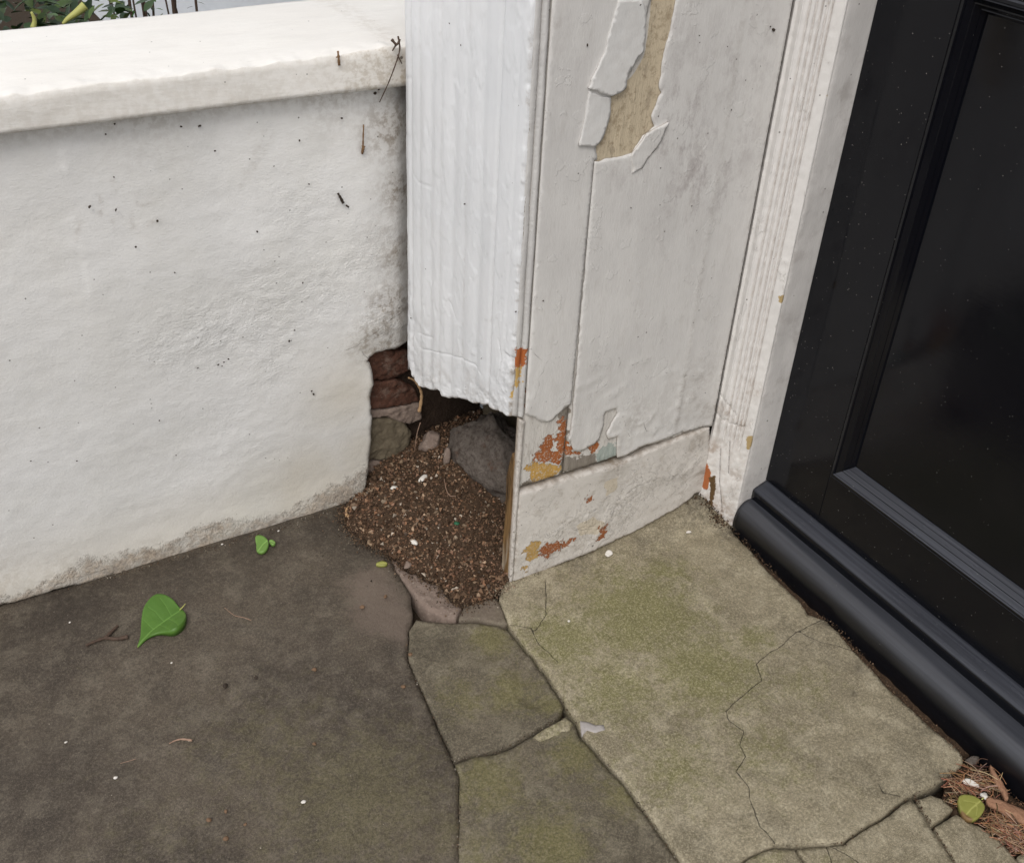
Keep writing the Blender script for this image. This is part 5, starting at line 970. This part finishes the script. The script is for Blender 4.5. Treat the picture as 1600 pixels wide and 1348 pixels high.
def bark(px_, h, label, curl=.004, seed=1):
    L = ragged(FG.pts(px_), .0006, .003, vmax=9, seed=seed); A = np.array(FG.pts(px_)); c = A.mean(0); w_, vv = np.linalg.eigh(np.cov((A - c).T)); ax_ = vv[:, 0]
    def hf(Q, d): s_ = (Q - c) @ ax_; return h + curl * (1 - (s_ / .008) ** 2) + .0006 * fbm(p3(Q[:, 0], Q[:, 1]), 120, 3, 4)
    o = sheet('bark_strip', FG, L, M['bark'], None, .0025, (), hf, {}, 0, rnd=0, loc=(c[0], c[1], 0)); md = o.modifiers.new('t', 'SOLIDIFY'); md.thickness = .0012; tag(o, label, 'bark')
bark(ch([(900, 720), (960, 715), (1050, 740), (1150, 770), (1240, 800), (1330, 860), (1330, 985), (1250, 960), (1150, 910), (1060, 850), (960, 800), (905, 760)]), .005, 'wide strip of orange bark against the black threshold', .0012, 3)
bark(ch([(940, 390), (975, 430), (1010, 500), (1060, 570), (1100, 650), (1115, 730), (1090, 725), (1050, 640), (1000, 590), (965, 500)]), .006, 'narrow curled strip of bark above the wide one', .0015, 5)
stone_thing('plaster_flake', on_z(*ch([(745, 530)])[0], .004), (.011, .0045, .003), 'white_chip', 130, 'white plaster flake in the litter by the threshold', 'plaster flake', 3, .3, 6, -.9)
stone_thing('plaster_flake', on_z(*ch([(890, 670)])[0], .004), (.0045, .004, .003), 'white_chip', 131, 'small white flake touching the wide bark strip', 'plaster flake', 2, .3, 6)
stone_thing('stone_chip', on_z(*ch([(770, 310)])[0], .002), (.010, .006, .004), 'boulder', 132, 'grey chip between the slab corner and the threshold', 'stone', 3, .2, 6)

# ------------------------------------------------------------------ shrub and stems behind the wall
FS = Frame((0, .62, 0), (1, 0, 0), (0, 0, 1), (0, -1, 0))
shrub = thing('shrub', 'dark green leafy shrub showing above the far edge of the coping', 'shrub', (-.75, .75, -.03))
V = []; Fc = []; Cc = []
def leafquad(c, dr, up, ln, wd, col):
    dr = dr / np.linalg.norm(dr); s_ = np.cross(dr, up); s_ /= max(np.linalg.norm(s_), 1e-6); n_ = np.cross(s_, dr); b = len(V)
    for t, w_, h in ((0, .1, 0), (.25, .8, .1), (.55, 1, .12), (.82, .6, .06), (1, .05, -.04)):
        for k in (-1, 0, 1): V.append(c + dr * ln * t + s_ * wd * w_ * k * .5 + n_ * (h * ln * .6 - (0 if k else .12 * wd * w_)))
    for i in range(4):
        for j in range(2): Fc.append((b + i * 3 + j, b + i * 3 + j + 1, b + i * 3 + 4 + j, b + i * 3 + 3 + j))
    Cc.extend([col] * 15)
cols = [(.035, .075, .02), (.05, .10, .025), (.03, .06, .025), (.07, .12, .03), (.11, .15, .03), (.05, .085, .045)]
for i in range(4600):
    th = random.uniform(0, 2 * math.pi); ph = math.acos(random.uniform(-.3, 1)); r = random.uniform(.6, 1) ** .5
    c = np.array([-.56 + .44 * r * math.sin(ph) * math.cos(th), .80 + .30 * r * math.sin(ph) * math.sin(th), .40 + .33 * r * math.cos(ph)])
    if c[1] < .51: continue
    if c[0] > -.16: continue
    dr = np.array([math.cos(th) + random.gauss(0, .5), math.sin(th) + random.gauss(0, .5), random.gauss(.3, .5)]); k = random.uniform(.7, 1.2)
    cc_ = random.choice(cols); leafquad(c, dr, np.array([random.gauss(0, .3), random.gauss(0, .3), 1]), random.uniform(.014, .028), random.uniform(.009, .016), tuple(x * k for x in cc_))
o = mesh('foliage', V, Fc, M['shrub'], shrub, {'col': np.array(Cc)}); o['kind'] = 'stuff'
for i in range(9):
    x = -1.2 + i * .1; v, f = tube([(x * .6 - .3, .78, -.03), (x * .9, .76 + random.uniform(-.05, .05), .3), (x, .75 + random.uniform(-.1, .1), .55)], [.006, .004, .002], 6); mesh('stem', v, f, M['twig'], shrub)
for P_, a, b in (([(52, 44), (54, 32), (49, 19)], .004, .0015), ([(98, 38), (106, 30), (120, 20), (133, 9)], .0018, .0062)):
    v, f = tube(spl([tuple(FS.w([FS.px(*p)[0]], [FS.px(*p)[1]], [0])[0]) for p in P_], 4), list(np.linspace(a, b, (len(P_) - 1) * 4 + 1)), 7); mesh('pale_shoot', v, f, M['ivypale'], shrub)
FT = Frame((0, .95, 0), (1, 0, 0), (0, 0, 1), (0, -1, 0))
for x, r, lb in ((176, .006, 'pale leafy stem at the right edge of the shrub'), (208, .005, 'thin dark hanging stem next to the shrub'), (232, .010, 'thick dark hanging stem, second from the shrub'), (268, .016, 'thickest dark hanging stem before the pale house front'), (306, .003, 'thin lone stem against the pale house front')):
    u, v0 = FT.px(x, 15); c0 = np.array([u, .95, 0]); t = thing('climber_stem', lb, 'climbing plant', (u, .95, -.03))
    parts = []
    for k in range(1 + int(r / .005)):
        pts = [(u + random.gauss(0, r * .5), .95 + random.gauss(0, r * .5), z) for z in np.linspace(-.03, 1.5, 14)]; parts.append(tube(spl(pts, 3), random.uniform(.0015, .003), 5))
    V2, F2 = join(parts); mesh('stem', V2, F2, M['twig'], t)
    V = []; Fc = []; Cc = []
    for k in range(int(40 + r * 22000)):
        z = random.uniform(0, 1.5); leafquad(np.array([u + random.gauss(0, r * .7), .95 + random.gauss(0, r * .7), z]), np.array([random.gauss(0, 1), random.gauss(0, 1), random.gauss(-.3, .6)]), np.array([0, 0, 1.0]), random.uniform(.006, .014), random.uniform(.004, .008), tuple(x * random.uniform(.6, 1.2) for x in random.choice(cols + [(.12, .10, .05)])))
    mesh('foliage', V, Fc, M['shrub'], t, {'col': np.array(Cc)})['kind'] = 'stuff'

# ------------------------------------------------------------------ repeats share a group phrase
groups = {'seed': 'small brown seeds on the dark slab', 'white_chip': 'tiny white chips on the paving', 'pale_chip': 'pale chips on the soil', 'white_pebble': 'white plaster lumps by the door frame', 'climber_stem': 'hanging stems behind the wall', 'rubble_stone': 'rough stones in the hole', 'stone_chip': 'stone chips', 'bark_strip': 'bark strips by the threshold', 'plaster_flake': 'white flakes in the litter', 'dry_leaf': 'dry leaves at the edge of the soil', 'seedling_leaf': 'small pale green leaves by the wall'}
for o in sc.objects:
    k = o.name.split('.')[0]
    if o.parent is None and k in groups and 'category' in o: o['group'] = groups[k]
